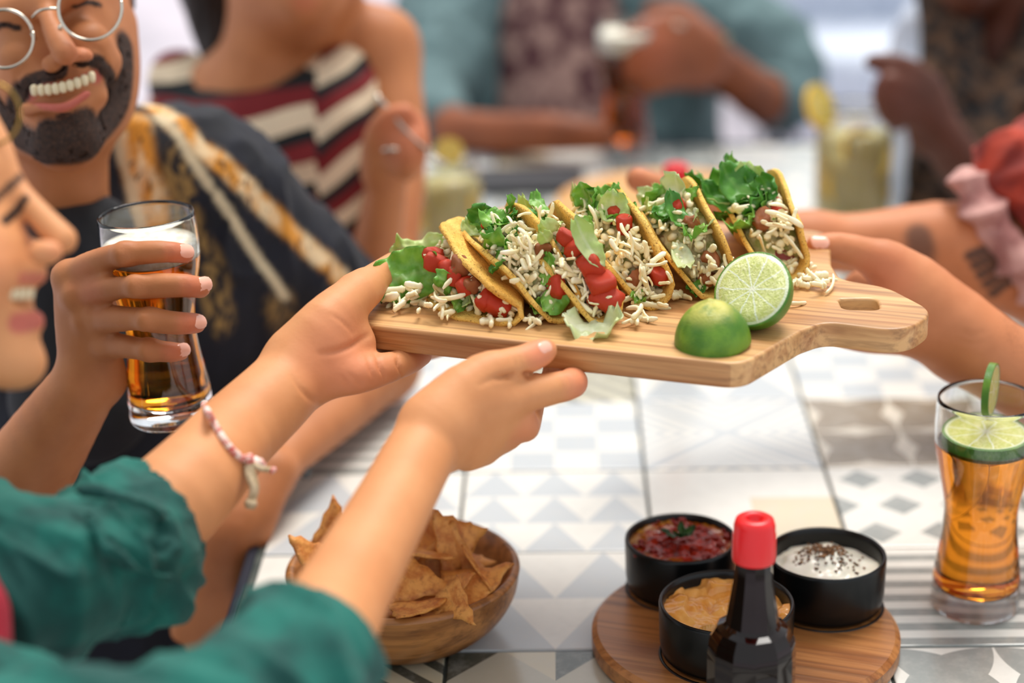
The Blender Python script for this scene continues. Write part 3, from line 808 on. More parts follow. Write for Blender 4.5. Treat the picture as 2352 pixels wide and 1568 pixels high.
def shred(seed):
    rs = random.Random(seed); L = rs.uniform(.009, .020) if seed % 4 else rs.uniform(.022, .034); c = rs.uniform(-80, 80); tw = rs.uniform(-40, 40); n = 8
    pts = []; a = 0; p = np.zeros(3); st = L / n; b = 0
    for i in range(n + 1):
        pts.append(p.copy()); p = p + st * np.array([math.cos(a) * math.cos(b), math.sin(a) * math.cos(b), math.sin(b)]); a += c * st; b += tw * st
    pts = np.array(pts) - np.mean(pts, 0); r0 = rs.uniform(.0013, .0023)
    v, f = tube_data(pts, [r0 * (.55 if i in (0, n) else 1) * rs.uniform(.85, 1.15) for i in range(n + 1)], 6, (1.35, .75))
    me = bpy.data.meshes.new('cheese_shred'); me.from_pydata([tuple(q) for q in v], [], f); me.update(); me.materials.append(cheeses)
    me.polygons.foreach_set('use_smooth', [True] * len(me.polygons)); return me
SH = [shred(k) for k in range(20)]
tomm = simple('tomato', srgb(212, 70, 32), srgb(160, 26, 12), 130, .3, .35, 300); tomm.node_tree.nodes['Principled BSDF'].inputs['Specular IOR Level'].default_value = .35
def lump(seed, mat, name, sx=1, sy=1, sz=1, cubic=.5, sub=3, amp=.16):
    bm = bmesh.new(); bmesh.ops.create_icosphere(bm, subdivisions=sub, radius=1)
    for vv in bm.verts:
        p = np.array(vv.co); m = np.abs(p).max(); p = p * ((1 - cubic) + cubic / m) ; p = p * (1 + amp * float(vnoise(p[None], 1.4, seed)[0]) + .05 * float(vnoise(p[None], 4, seed)[0])); vv.co = p * [sx, sy, sz]
    me = bpy.data.meshes.new(name); bm.to_mesh(me); bm.free(); me.materials.append(mat); me.polygons.foreach_set('use_smooth', [True] * len(me.polygons)); return me
TOM = [lump(k, tomm, 'tomato_piece', 1, .8, .7) for k in range(5)]
meatm = simple('meat', srgb(190, 108, 48), srgb(112, 52, 20), 90, .35, .5, 200)
MEAT = [lump(k + 20, meatm, 'meat_piece', 1, .8, .75, .3, 3, .45) for k in range(3)]
CRUMB = [lump(k + 40, cheeses, 'cheese_crumb', 1, .8, .7, .4, 2, .35) for k in range(4)]
LM = [leafmat('lettuce_green', srgb(158, 206, 88), srgb(118, 178, 62), srgb(206, 226, 156)), leafmat('lettuce_pale', srgb(222, 230, 164), srgb(192, 214, 122), srgb(236, 240, 206)),
      leafmat('lettuce_dark', srgb(112, 176, 64), srgb(82, 148, 50), srgb(156, 200, 108)), leafmat('lettuce_white', srgb(232, 234, 196), srgb(212, 222, 160), srgb(244, 244, 224))]
LET = {k: [leaf_mesh('lettuce_leaf', L, W, cu_, ru, 7 * k + q, LM[k], 14, 10, False) for q, (L, W, cu_, ru) in enumerate(((.025, .021, .5, .26), (.020, .018, .7, .32), (.030, .014, .3, .22), (.016, .016, .9, .36)))] for k in range(4)}
fillm, fnt, fb = newmat('filling_base', Roughness=.4); fco = obj_co(fnt)
fa = mixc(fnt, noise(fnt, fco, 90, 3).sm(.4, .6), srgb(176, 182, 100), srgb(238, 226, 178)); fa = mixc(fnt, noise(fnt, fco, 70, 3, .5, 1).sm(.55, .65), fa, srgb(140, 44, 22)); fnt.links.new(fa, fb.inputs['Base Color']); bump(fnt, fb, noise(fnt, fco, 200, 4), .8, .002)
def piece(mesh, name, parent, loc, rot, s=1.0):
    o = bpy.data.objects.new(name, mesh); COL.objects.link(o); o.parent = parent; o.location = loc; o.rotation_euler = rot
    o.scale = (s,) * 3 if np.isscalar(s) else s; return o
def make_taco(label, N, psi, lam, R, rho, gam, seed, toms, lets, nch, meat=0, openz=(8, 120), clump=()):
    rs = random.Random(seed)
    psi, lam, gam = map(math.radians, (psi, lam, gam)); phi = math.pi / 2 - gam
    right = nrm(bx * math.cos(psi) + by * math.sin(psi)); far = np.cross(bz, right)
    Z = math.cos(lam) * bz - math.sin(lam) * right; X = math.cos(lam) * right + math.sin(lam) * bz
    a, b = onboard(*N); O = BP(a, b, .0012) + R * far + rho * bz - rho * Z
    e = empty('taco'); frame_obj(e, O, X, far, Z); tag(e, label, 'taco', 'hard shell tacos in a row on the serving board')
    link('shell', shell_mesh(R, rho, gam, seed), None, e)
    def hw(z): return rho * math.sin(min(phi, math.acos(max(-1, 1 - min(z, rho) / rho)))) if z < rho else rho + (z - rho) * math.tan(gam)
    # body of the filling
    v = []; f = []; na, nx = 26, 6
    for i in range(na + 1):
        th = math.pi * i / na
        for j in range(nx + 1):
            t = j / nx * 2 - 1; r = R * (.76 - .05 * t * t) + .002 * math.sin(9 * th + seed)
            y, z = -r * math.cos(th), max(.002, r * math.sin(th) * .92); v.append((t * hw(z) * .9, y, z))
    m = len(v); v += [(x * .8, y * .5, .0025) for x, y, z in v]
    for i in range(na):
        for j in range(nx):
            q = i * (nx + 1) + j; f.append((q, q + 1, q + nx + 2, q + nx + 1))
    for i in range(na):
        q = i * (nx + 1); f.append((q, q + nx + 1, m + q + nx + 1, m + q)); q += nx; f.append((q, m + q, m + q + nx + 1, q + nx + 1))
    pydata('filling', v, f, fillm, e)
    def spot(th, rf, xf):
        th = math.radians(th); r = R * rf; y, z = -r * math.cos(th), max(.004, r * math.sin(th)); return (xf * max(.004, hw(min(z, .05)) - .003), y, z)
    for (th, rf, xf, s) in toms:
        piece(TOM[rs.randrange(5)], 'tomato_piece', e, spot(th, rf, xf), [rs.uniform(0, 6) for _ in range(3)], s)
    for (th, rf, xf, kind, var, s, rx, ry, rz) in lets:
        piece(LET[kind][var], 'lettuce_leaf', e, spot(th, rf, xf), (rx, ry, rz), s)
    for k in range(meat): piece(MEAT[k % 3], 'meat_piece', e, spot(rs.uniform(10, 60), .86, rs.uniform(-.6, .8)), [rs.uniform(0, 6) for _ in range(3)], rs.uniform(.006, .009))
    for k in range(nch):
        th = rs.uniform(*openz) if k % 3 else rs.uniform(6, 45); p = spot(th, rs.uniform(.78, .92), rs.uniform(-1, .8))
        piece(SH[rs.randrange(20)], 'cheese_shred', e, p, (rs.uniform(-1, 1), rs.uniform(-1.2, 1.2), rs.uniform(0, 6.28)), rs.uniform(.65, 1.05))
    for (th, rf, xf, n, sp) in clump:
        c = spot(th, rf, xf)
        for k in range(n): piece(SH[rs.randrange(20)], 'cheese_shred', e, [q + rs.gauss(0, sp) for q in c], [rs.uniform(0, 6.28) for _ in range(3)], rs.uniform(.6, 1.0))
    v, f = [], []
    for k in range(90):
        me = CRUMB[k % 4]; c = spot(rs.uniform(5, 100), rs.uniform(.74, .88), rs.uniform(-1, .8)); s = rs.uniform(.0011, .0036); b0 = len(v)
        E_ = Euler((rs.uniform(0, 6), rs.uniform(0, 6), 0)).to_matrix()
        for q in me.vertices: w = E_ @ (q.co * s); v.append((w.x + c[0], w.y + c[1], w.z + c[2]))
        f += [tuple(b0 + i for i in p.vertices) for p in me.polygons]
    tag(pydata('cheese_crumbs', v, f, cheeses, e), kind='stuff')
    return e
def rl(seed, n, th0, th1, kinds, s=(.65, 1.05)):
    n = int(n * 2.0)
    rs = random.Random(seed); out = []
    for k in range(n):
        th = th0 + (th1 - th0) * (k + rs.uniform(.2, .8)) / n
        out.append((th, (rs.uniform(.68, .84) if th > 50 else rs.uniform(.74, .88)), rs.uniform(-.9, .45), rs.choice(kinds), rs.randrange(4), rs.uniform(*s), rs.uniform(-.9, .9), rs.uniform(-1.1, .3), rs.uniform(0, 6.28)))
    return out
make_taco('tipped over taco at the left end, shell lying open towards the left', (1172, 752), 19, 74, .072, .008, 17, 1,
          [(16, .86, -.1, .0090), (24, .86, .1, .0080), (58, .90, .45, .0085), (68, .95, .4, .008), (76, .94, .5, .0075), (50, .88, .4, .008), (40, .86, .3, .008)],
          rl(11, 2, 20, 60, [0, 1], (.5, .7)) + rl(12, 2, 80, 115, [0, 1, 0], (.6, .9)), 30, 2, (20, 110))
make_taco('second taco from the left, packed with a ball of shredded cheese', (1290, 746), 40, 28, .069, .014, 8, 2,
          [(20, .9, .4, .008), (92, .86, -.3, .005)], rl(21, 8, 55, 125, [0, 2, 1, 2]) + rl(22, 2, 10, 25, [0, 1], (.6, .8)), 44, 1, (25, 85), [(48, .93, .1, 34, .0062), (62, .97, .3, 10, .006)])
make_taco('third taco from the left with bright tomato dice at its front end', (1386, 748), 37, 26, .070, .013, 7, 3,
          [(12, .93, .5, .011), (22, .95, .6, .010), (33, .95, .55, .0095), (48, .93, .4, .008), (56, .95, .3, .007)], rl(31, 8, 50, 125, [0, 1, 2, 1]) + [(30, .98, .95, 1, 2, 1.2, .3, -1.2, 1.5)], 42, 0, (10, 100), [(45, .92, -.5, 14, .006), (16, .9, -.4, 10, .005)])
make_taco('fourth taco from the left, spilling cheese curls and curly lettuce', (1500, 712), 34, 26, .0715, .014, 8, 4,
          [(56, .84, .5, .007), (70, .82, .4, .0065), (14, .85, .8, .008)], rl(41, 9, 55, 130, [0, 1, 3, 0]) + [(92, .86, -.2, 0, 3, 1.1, .5, -1.3, .8), (58, .84, .2, 1, 0, 1.0, .6, -.8, 1.0)], 42, 1, (6, 100), [(14, .95, .2, 16, .006), (40, .93, -.2, 12, .006)])
make_taco('fifth taco from the left with dark lettuce and a browned meat cube', (1640, 692), 30, 24, .069, .0155, 9, 5,
          [(70, .88, .2, .007)], rl(51, 10, 40, 130, [2, 3, 0, 1]) + [(50, .86, -.1, 2, 2, 1.0, .5, -.9, 1.4), (80, .76, -.4, 3, 0, 1.2, .2, -.6, .4)], 28, 3, (6, 110), [(16, .92, .2, 16, .006)])
make_taco('rightmost taco with broad green lettuce, behind the cut lime', (1805, 652), 26, 21, .0655, .017, 9, 6,
          [(58, .82, .6, .006), (50, .82, .6, .006)], rl(61, 10, 40, 130, [0, 1, 0, 2], (1.0, 1.4)) + [(66, .80, -.3, 1, 0, 1.3, .4, -.7, 1.1), (88, .78, .1, 0, 0, 1.2, .6, -.9, 2.0)], 24, 1, (6, 100), [(40, .96, .5, 16, .006)])

# ---- loose pieces dropped on the board
def drop(mesh, name, px, py, h, rot, s, label, cat, group):
    a, b = onboard(px, py); o = bpy.data.objects.new(name, mesh); COL.objects.link(o)
    m = Matrix.Identity(4)
    for i in range(3): m[i][0], m[i][1], m[i][2] = bx[i], by[i], bz[i]
    o.matrix_world = Matrix.Translation(BP(a, b, h)) @ m @ Euler(rot).to_matrix().to_4x4() @ Matrix.Scale(s, 4)
    tag(o, label, cat, group); return o
rs = random.Random(5)
def heap(pts, label, spread, per, hmax):
    for (px, py) in pts:
        for k in range(per):
            drop(SH[rs.randrange(20)], 'cheese_shred', px + rs.gauss(0, spread), py + rs.gauss(0, spread * .35), .0016 + rs.random() * hmax, (rs.uniform(-.3, .3), rs.uniform(-.3, .3), rs.uniform(0, 6.28)), rs.uniform(.75, 1.1), label, 'cheese', label)
heap([(905, 700), (930, 690), (960, 705), (935, 715), (1000, 735), (905, 680), (945, 672)], 'white cheese shred piled at the left tip of the board', 16, 6, .016)
heap([(1030, 738), (1120, 752), (1165, 752), (1210, 748), (1225, 740)], 'cheese shred fallen in front of the left tacos', 12, 3, .006)
heap([(1460, 705), (1485, 690), (1500, 715), (1475, 735), (1455, 748), (1550, 690)], 'cheese curl spilled in front of the fourth taco', 12, 4, .009)
heap([(1835, 640), (1860, 658), (1888, 668), (1830, 662), (1850, 640)], 'cheese shred scattered beside the cut lime towards the handle', 14, 5, .007)
heap([(1838, 702)], 'single cheese shred lying right below the cut lime', 3, 1, 0)
BIG = [leaf_mesh('lettuce_leaf', .046, .036, .5, .24, 77, LM[0], 26, 20, False), leaf_mesh('lettuce_leaf', .040, .030, .7, .26, 91, LM[1], 26, 20, False)]
drop(BIG[0], 'lettuce_leaf', 868, 695, .012, (1.1, -.30, .4), 1.0, 'broad green lettuce leaf standing at the left tip of the board', 'lettuce', None)
drop(BIG[1], 'lettuce_leaf', 905, 655, .020, (.8, -.1, .5), 1.0, 'light green lettuce leaf drooping over the left cheese pile', 'lettuce', None)
drop(LET[2][3], 'lettuce_leaf', 872, 718, .004, (.2, -.2, 3.0), 1.1, 'small dark green leaf curling over the left board corner', 'lettuce', None)
drop(LET[2][1], 'lettuce_leaf', 985, 690, .010, (.6, -.5, .4), 1.0, 'dark green leaf scrap between cheese pile and tipped taco', 'lettuce', None)
drop(LET[0][2], 'lettuce_leaf', 1040, 735, .007, (1.0, -.3, 1.4), .9, 'narrow green lettuce strip before the tipped taco', 'lettuce', None)
drop(LET[3][0], 'lettuce_leaf', 1300, 762, .003, (.25, -.1, .2), 1.5, 'whitish lettuce rib piece lying before the second taco', 'lettuce', None)
drop(LET[0][1], 'lettuce_leaf', 1250, 742, .008, (1.0, -.7, .8), 1.0, 'upright green lettuce scrap in front of the second taco', 'lettuce', None)
drop(LET[2][3], 'lettuce_leaf', 1582, 690, .004, (.5, -.3, 1.0), .8, 'dark herb leaf behind the domed lime half', 'lettuce', None)
drop(LET[0][3], 'lettuce_leaf', 1468, 722, .006, (.2, -.2, 2.2), .7, 'small green scrap on the cheese curls', 'lettuce', None)

# ---- lime halves
def lime_half(label, R, c, zax, spin=0):
    e = empty('lime_half'); tag(e, label, 'lime')
    prof = [(0, 1.24), (.06, 1.23), (.14, 1.18), (.30, 1.10), (.50, .98), (.70, .79), (.86, .55), (.96, .29), (1.0, 0)]
    pr = spline([(r_, 0, z_) for r_, z_ in prof], 36); pr[0][0] = 0
    lathe('rind', [(max(0, q[0]), q[2]) for q in pr] + [(.985, -.02), (.95, -.022)], limerind, e, 56)
    lathe('cut_face', [(0, -.012), (.3, -.02), (.6, -.02), (.955, -.022), (.97, .02), (0, .02)], limecut, e, 56)
    z = nrm(zax); x = nrm(np.cross([.3, .9, .1], z)); y = np.cross(z, x)
    ca, sa = math.cos(spin), math.sin(spin); x, y = ca * x + sa * y, -sa * x + ca * y
    m = Matrix.Identity(4)
    for i in range(3): m[i][0], m[i][1], m[i][2], m[i][3] = x[i] * R, y[i] * R, z[i] * R, c[i]
    e.matrix_world = m; return e
a, b = onboard(1637, 790); RL = .0252
lime_half('domed lime half lying cut side down near the board corner', RL, BP(a, b, .0012), bz * 1.0 - by * .10 - bx * .06)
a, b = onboard(1728, 752); c = BP(a, b, .0262)
nface = nrm(-AF * .78 - AR * .50 + np.array([0, 0, 1]) * .42)
lime_half('cut lime half showing its pale segments, leaning beside the rightmost taco', .0270, c + nface * .002, -nface, .3)
# ================================================================== people
from mathutils.bvhtree import BVHTree
def bvh_of(o):
    me = o.data; co = get_co(me); mw = np.array(o.matrix_world); co = co @ mw[:3, :3].T + mw[:3, 3]
    return BVHTree.FromPolygons([tuple(c) for c in co], [tuple(p.vertices) for p in me.polygons])
def snap(bv, px, py, off=0.0, default=1.5):
    """point of a surface under photo pixel (px, py), lifted along its normal"""
    ray = nrm(AF + (px - 1176) / FPX * AR + (py - 784) / FPX * AD)
    h, n, _, _ = bv.ray_cast(Vector(CAMP), Vector(ray))
    if h is None: return P(px, py, default), -ray
    n = np.array(n); n = n if n @ ray < 0 else -n
    return np.array(h) + n * off, n
def adopt(o, root):
    o.parent = root; o.matrix_parent_inverse = root.matrix_basis.inverted(); return o
def person(label, base):
    e = empty('person', base); tag(e, label, 'person'); return e
DH = srgb(46, 29, 20)
def creases(o, bv, lines):
    """press fine skin folds into a surface: (photo pixels of the fold, width m, depth m)"""
    co = get_co(o.data); no = get_no(o.data)
    for px, w, dep in lines:
        pts = [snap(bv, x, y, 0, 1.3)[0] for x, y in px]; pts = spline(pts, 4 * (len(pts) - 1) + 1) if len(pts) > 2 else np.asarray(pts)
        d = np.full(len(co), 9.0); tt = np.zeros(len(co)); n = len(pts) - 1
        for i, (p, q) in enumerate(zip(pts[:-1], pts[1:])):
            t = np.clip((co - p) @ (q - p) / ((q - p) @ (q - p) + 1e-12), 0, 1); e = np.linalg.norm(co - p - t[:, None] * (q - p), axis=1)
            m = e < d; d[m] = e[m]; tt[m] = (i + t[m]) / n
        co -= no * (dep * np.exp(-(d / w) ** 2) * np.sin(np.pi * np.clip(tt * .9 + .05, 0, 1)) ** .6)[:, None]
    set_co(o.data, co)
skinF = skinmat('skin_light_tan', srgb(212, 146, 96), srgb(220, 126, 96), srgb(190, 118, 68), DH)
skinE = skinmat('skin_tan', srgb(190, 122, 76), srgb(206, 112, 82), srgb(150, 84, 46), DH)
skinC = skinmat('skin_warm', srgb(204, 130, 86), srgb(218, 116, 86), srgb(168, 96, 54), DH)
skinA = skinmat('skin_brown', srgb(140, 76, 42), srgb(176, 94, 60), srgb(96, 48, 24))
skinB = skinmat('skin_deep_brown', srgb(92, 48, 30), srgb(116, 58, 40), srgb(60, 30, 18))
nailm = simple('fingernail', srgb(238, 176, 152), None, rough=.22)
hairm = simple('dark_hair', srgb(48, 32, 24), srgb(26, 18, 14), 40, .5, .6, 200, stretch=(1, 1, .2))
def nail(root, bv, px, py, dpx, L=.0058, W=.0046, default=1.4):
    p, n = snap(bv, px, py, -.0006, default); q, _ = snap(bv, px + dpx[0], py + dpx[1], 0, default)
    x = q - p; x = nrm(x - n * (x @ n)) if np.linalg.norm(x - n * (x @ n)) > 1e-6 else nrm(AR); y = np.cross(n, x)
    bm = bmesh.new(); bmesh.ops.create_uvsphere(bm, u_segments=16, v_segments=10, radius=1)
    for v in bm.verts:
        c = v.co; sq = 1 / max(.001, (abs(c.x) ** 3 + abs(c.y) ** 3) ** (1 / 3) / max(1e-6, math.hypot(c.x, c.y))) if math.hypot(c.x, c.y) > 1e-6 else 1
        k = p + x * c.x * L * min(sq, 1.2) + y * c.y * W * min(sq, 1.2) + n * (c.z * .0011 - (c.y * W) ** 2 * 60); v.co = k
    return adopt(bmobj('fingernail', bm, nailm, None, True), root)
def folds(axis, amp, sa, sr, seed):
    """cloth folds running across an axis: ridged noise stretched around it"""
    ax = nrm(axis)
    def d(V):
        t = V @ ax; q = V - np.multiply.outer(t, ax)
        w = np.multiply.outer(t + .012 * vnoise(V, 14, seed + 3), ax) * sa + q * sr
        r = 1 - np.abs(vnoise(w, 1.0, seed)); r2 = vnoise(w * 2.3, 1.0, seed + 1)
        return amp * (r ** 4 - .30) + amp * .30 * r2 + amp * .25 * (1 - np.abs(vnoise(w * 1.7 + 5, 1.0, seed + 7))) ** 5
    return d
def clothmat(name, c1, c2, weave=900, rough=.85, sheen=.04):
    m, nt, b = newmat(name, Roughness=rough); co = obj_co(nt)
    n1 = noise(nt, co, 26, 4).sm(.35, .65); nt.links.new(mixc(nt, n1, c1, c2), b.inputs['Base Color'])
    w = noise(nt, obj_co(nt, (1, .25, 1)), weave, 2) + noise(nt, obj_co(nt, (.25, 1, .25)), weave, 2)
    bump(nt, b, w + noise(nt, co, 60, 3) * .8, .35, .0009); b.inputs['Sheen Weight'].default_value = sheen; return m

# ---------------------------------------------------------------- woman in green, nearest, left
F = person('person in a green linen shirt at the left edge, handing over the taco board', (-.42, -.30, -.75))
B = Body(.0019); B.k = .008
# right arm and hand (nearer)
B.chain([(480, 1740, .955, 175), (690, 1530, 1.01, 136), (795, 1350, 1.08, 108), (907, 1150, 1.15, 89), (966, 1040, 1.19, 82), (1012, 985, 1.20, 72)], k=.01)
B.chain([(1000, 985, 1.20, 62), (1095, 930, 1.215, 56), (1165, 918, 1.225, 46)], k=.009)
B.chain([(1000, 1008, 1.205, 64), (1100, 972, 1.225, 58), (1182, 955, 1.24, 44)], k=.009)
B.chain([(1005, 1032, 1.21, 58), (1090, 1012, 1.23, 52), (1150, 995, 1.25, 40)], k=.009)
B.chain([(985, 965, 1.20, 62), (1060, 893, 1.21, 56), (1125, 855, 1.22, 45)], k=.012)
B.chain([(1110, 860, 1.218, 46), (1150, 845, 1.222, 42), (1200, 828, 1.229, 36), (1238, 811, 1.238, 33), (1253, 804, 1.241, 27)], k=.005)
B.chain([(1150, 920, 1.225, 48), (1210, 905, 1.232, 42), (1270, 892, 1.242, 37), (1306, 884, 1.249, 35), (1316, 876, 1.262, 31)], k=.003)
B.chain([(1316, 878, 1.258, 32), (1300, 866, 1.31, 27), (1270, 850, 1.36, 24)], k=.004)
B.chain([(1165, 955, 1.238, 44), (1196, 972, 1.247, 40), (1208, 975, 1.262, 34), (1225, 915, 1.315, 28), (1230, 880, 1.37, 25)], k=.005)
B.chain([(1140, 998, 1.248, 38), (1166, 1003, 1.26, 32), (1178, 980, 1.29, 27), (1190, 905, 1.36, 24)], k=.005)
B.chain([(1075, 1040, 1.23, 42), (1125, 1028, 1.255, 30), (1140, 960, 1.32, 22), (1150, 905, 1.36, 20)], k=.006)
for pts in ([(1186, 804, 1.206, 3.4), (1198, 838, 1.199, 3.4)], [(1132, 870, 1.180, 7), (1200, 864, 1.20, 4), (1240, 850, 1.215, 3)], [(1172, 812, 1.206, 3.0), (1184, 842, 1.200, 3.0)]): B.chain(pts, k=.005, sub=True)
# left arm and hand (further)
B.chain([(60, 1345, 1.09, 150), (300, 1230, 1.14, 130), (436, 1112, 1.17, 114), (535, 1003, 1.22, 99), (625, 917, 1.25, 91), (690, 852, 1.275, 85), (735, 820, 1.28, 80)], k=.01)
B.chain([(690, 850, 1.275, 76), (760, 812, 1.288, 72), (806, 790, 1.296, 58)], k=.010)
B.chain([(690, 812, 1.27, 66), (745, 742, 1.275, 60), (800, 690, 1.295, 50), (838, 662, 1.318, 42)], k=.014)
B.chain([(820, 674, 1.305, 46), (862, 642, 1.335, 38), (905, 614, 1.362, 35), (940, 594, 1.392, 31), (962, 582, 1.41, 23)], k=.006)
B.chain([(720, 868, 1.27, 50), (800, 862, 1.273, 47), (850, 855, 1.282, 41), (905, 840, 1.296, 34), (940, 828, 1.315, 31), (968, 815, 1.335, 25)], k=.008)
B.chain([(760, 835, 1.288, 50), (850, 836, 1.31, 37), (930, 812, 1.36, 31), (1010, 792, 1.43, 26)], k=.006)
B.chain([(780, 810, 1.30, 48), (860, 815, 1.335, 36), (950, 800, 1.40, 31), (1040, 785, 1.48, 26)], k=.006)
B.chain([(790, 790, 1.31, 44), (880, 795, 1.37, 35), (960, 780, 1.45, 30), (1040, 770, 1.52, 25)], k=.006)
for pts in ([(862, 806, 1.264, 4.2), (878, 880, 1.250, 4.2)], [(906, 800, 1.274, 4.2), (920, 866, 1.274, 4.2)], [(838, 742, 1.25, 5), (800, 786, 1.236, 5), (745, 812, 1.228, 3)], [(700, 905, 1.214, 3), (740, 930, 1.236, 3)], [(836, 806, 1.266, 3.4), (846, 880, 1.246, 3.4)], [(664, 872, 1.197, 2.6), (700, 912, 1.215, 2.6)]): B.chain(pts, k=.006, sub=True)
# neck, head in profile
B.chain([(-470, 1130, 1.16, 230), (-400, 900, 1.13, 205), (-330, 700, 1.11, 220)], k=.02)
B.ell(P(-340, 390, 1.105), (.086, .074, .105), k=.02)
B.chain([(-110, 320, 1.08, 105), (-55, 350, 1.075, 82), (-36, 392, 1.07, 72)], k=.02)
B.chain([(-60, 440, 1.07, 84), (-30, 540, 1.066, 84), (-2, 610, 1.063, 84), (2, 690, 1.063, 68)], k=.016)
B.chain([(-160, 470, 1.06, 120), (-110, 560, 1.045, 100), (-70, 630, 1.04, 86)], k=.02)
B.chain([(-300, 640, 1.11, 150), (-200, 740, 1.095, 110), (-90, 800, 1.075, 82), (20, 826, 1.06, 62)], k=.02)
B.chain([(-110, 620, 1.06, 130), (-60, 740, 1.06, 90)], k=.02)
B.chain([(36, 424, 1.068, 22), (76, 476, 1.062, 27), (124, 530, 1.059, 33), (144, 550, 1.058, 34)], k=.008)
B.ell(P(104, 580, 1.042), (.0098, .0070, .0070), k=.007); B.ell(P(104, 580, 1.074), (.0098, .0070, .0070), k=.007)
B.chain([(50, 622, 1.062, 34), (84, 626, 1.058, 25)], k=.009)
B.chain([(30, 748, 1.062, 38), (80, 738, 1.058, 22)], k=.009)
B.chain([(44, 830, 1.058, 56), (52, 834, 1.057, 50)], k=.012)
B.chain([(170, 682, 1.058, 19), (66, 684, 1.058, 21), (34, 678, 1.04, 14), (10, 664, 1.02, 8)], k=.004, sub=True)
B.ell(P(20, 474, 1.030), (.017, .012, .009), k=.008, sub=True)
body = adopt(B.mesh('body', skinF), F)
paint(body, 'blush', [(P(1250, 803, 1.225), .018, 1), (P(1325, 880, 1.25), .02, .9), (P(962, 580, 1.40), .02, .9), (P(1205, 985, 1.24), .02, .6), (P(830, 820, 1.25), .05, .7), (P(150, 550, 1.03), .02, .5), (P(-40, 600, 1.0), .05, .5)])
bvF = bvh_of(body)
creases(body, bvF, [([(1180, 800), (1190, 816), (1196, 838)], .0013, .0011), ([(1168, 806), (1178, 822), (1184, 842)], .0013, .0010), ([(1192, 797), (1202, 812), (1208, 832)], .0012, .0007), ([(1236, 800), (1240, 812), (1238, 826)], .0012, .0005),
    ([(1140, 867), (1175, 864), (1215, 861), (1256, 852)], .0018, .0055), ([(1100, 885), (1130, 870), (1145, 866)], .0016, .0012), ([(1286, 866), (1292, 884), (1290, 906)], .0016, .0008), ([(1302, 862), (1310, 880), (1308, 902)], .0016, .0008),
    ([(850, 768), (815, 790), (775, 806), (735, 812)], .0020, .0022), ([(862, 812), (872, 840), (884, 872)], .0015, .0024), ([(843, 818), (852, 850), (862, 880)], .0014, .0014), ([(905, 806), (914, 836), (924, 862)], .0015, .0024), ([(800, 858), (820, 875), (838, 888)], .0013, .0010),
    ([(690, 890), (715, 915), (740, 930)], .0014, .0012), ([(668, 862), (690, 896), (712, 922)], .0014, .0009), ([(760, 722), (790, 742), (812, 768)], .0016, .0010), ([(780, 860), (795, 878), (806, 894)], .0013, .0008),
    ([(898, 604), (908, 618), (912, 632)], .0014, .0008), ([(1040, 1000), (1052, 1040), (1050, 1075)], .002, .0006)])
on = lambda bv, pts, dz: [snap(bv, x, y, 0, dz)[0] for x, y in pts]
mask(body, 'hair', [(on(bvF, [(10, 508), (30, 492), (48, 472), (58, 456)], 1.05), .0034, 1.0), (on(bvF, [(-14, 462), (10, 440), (34, 418), (50, 404)], 1.06), .0034, .75)])
mask(body, 'lip', [(on(bvF, [(40, 742), (66, 738), (92, 730)], 1.05), .0075, .9), (on(bvF, [(50, 640), (76, 640), (98, 640)], 1.05), .0045, .7)])
nail(F, bvF, 1255, 798, (14, -6), .0060, .0050)
teethm = simple('teeth', srgb(226, 208, 170), None, rough=.25)
for k in range(4): adopt(Body(.0011).chain([(70 - 14 * k, 664, 1.058 - .004 * k, 10), (69 - 14 * k, 682, 1.058 - .004 * k, 9)], k=.001).mesh('tooth', teethm), F)
H = Body(.006); H.ell(P(-400, 300, 1.12), (.100, .092, .122), k=.02); H.chain([(-470, 420, 1.13, 280), (-520, 900, 1.16, 240), (-500, 1150, 1.18, 180)], k=.03); H.ell(P(-60, 520, 1.06), (.075, .11, .11), k=.02, sub=True)
adopt(H.mesh('hair', hairm, None, 2, folds((0, 0, 1), .003, 10, 90, 4)), F)
# thin bangle-like rim of glasses pushed up on her head
gold = simple('brass_wire', srgb(150, 120, 60), None, rough=.25, Metallic=1.0)
cc = P(-22, 262, 1.06); adopt(tube('glasses_rim', [cc + .0165 * (math.cos(a) * AR + math.sin(a) * AD * 1.05) for a in np.linspace(0, 2 * math.pi, 33)], .0010, gold, None, 6), F)
green = clothmat('green_linen', srgb(3, 98, 86), srgb(1, 66, 60))
Ax = P(400, 1150, 1.165) - P(60, 1345, 1.09)
L = Body(.0026); L.k = .02
L.chain([(-430, 1180, 1.27, 250), (-150, 1290, 1.13, 215), (60, 1330, 1.085, 190), (190, 1300, 1.11, 176), (250, 1265, 1.125, 164)], k=.02)
L.chain([(290, 1240, 1.14, 130), (500, 1050, 1.20, 124)], k=.004, sub=True)
adopt(L.mesh('sleeve', green, None, 2, folds(Ax, .0095, 46, 13, 5)), F)
L = Body(.002)
L.chain([(222, 1292, 1.118, 172), (280, 1248, 1.135, 170), (325, 1205, 1.15, 152)], k=.01)
L.chain([(200, 1310, 1.11, 148), (330, 1205, 1.15, 136), (470, 1070, 1.19, 132)], k=.003, sub=True)
L.chain([(335, 1415, 1.115, 34), (395, 1375, 1.13, 48), (440, 1305, 1.16, 26)], k=.010)
L.chain([(420, 1330, 1.11, 26), (470, 1270, 1.14, 14)], k=.005, sub=True)
L.chain([(183, 1120, 1.075, 7), (270, 1140, 1.068, 7), (352, 1165, 1.088, 7), (384, 1215, 1.11, 6)], k=.006)
L.chain([(200, 1180, 1.07, 6), (250, 1260, 1.055, 7), (330, 1310, 1.075, 7), (392, 1325, 1.10, 6)], k=.007)
cuff = adopt(L.mesh('cuff', green, None, 1, folds(np.cross(Ax, AF) + Ax * .5, .0045, 60, 20, 9)), F)
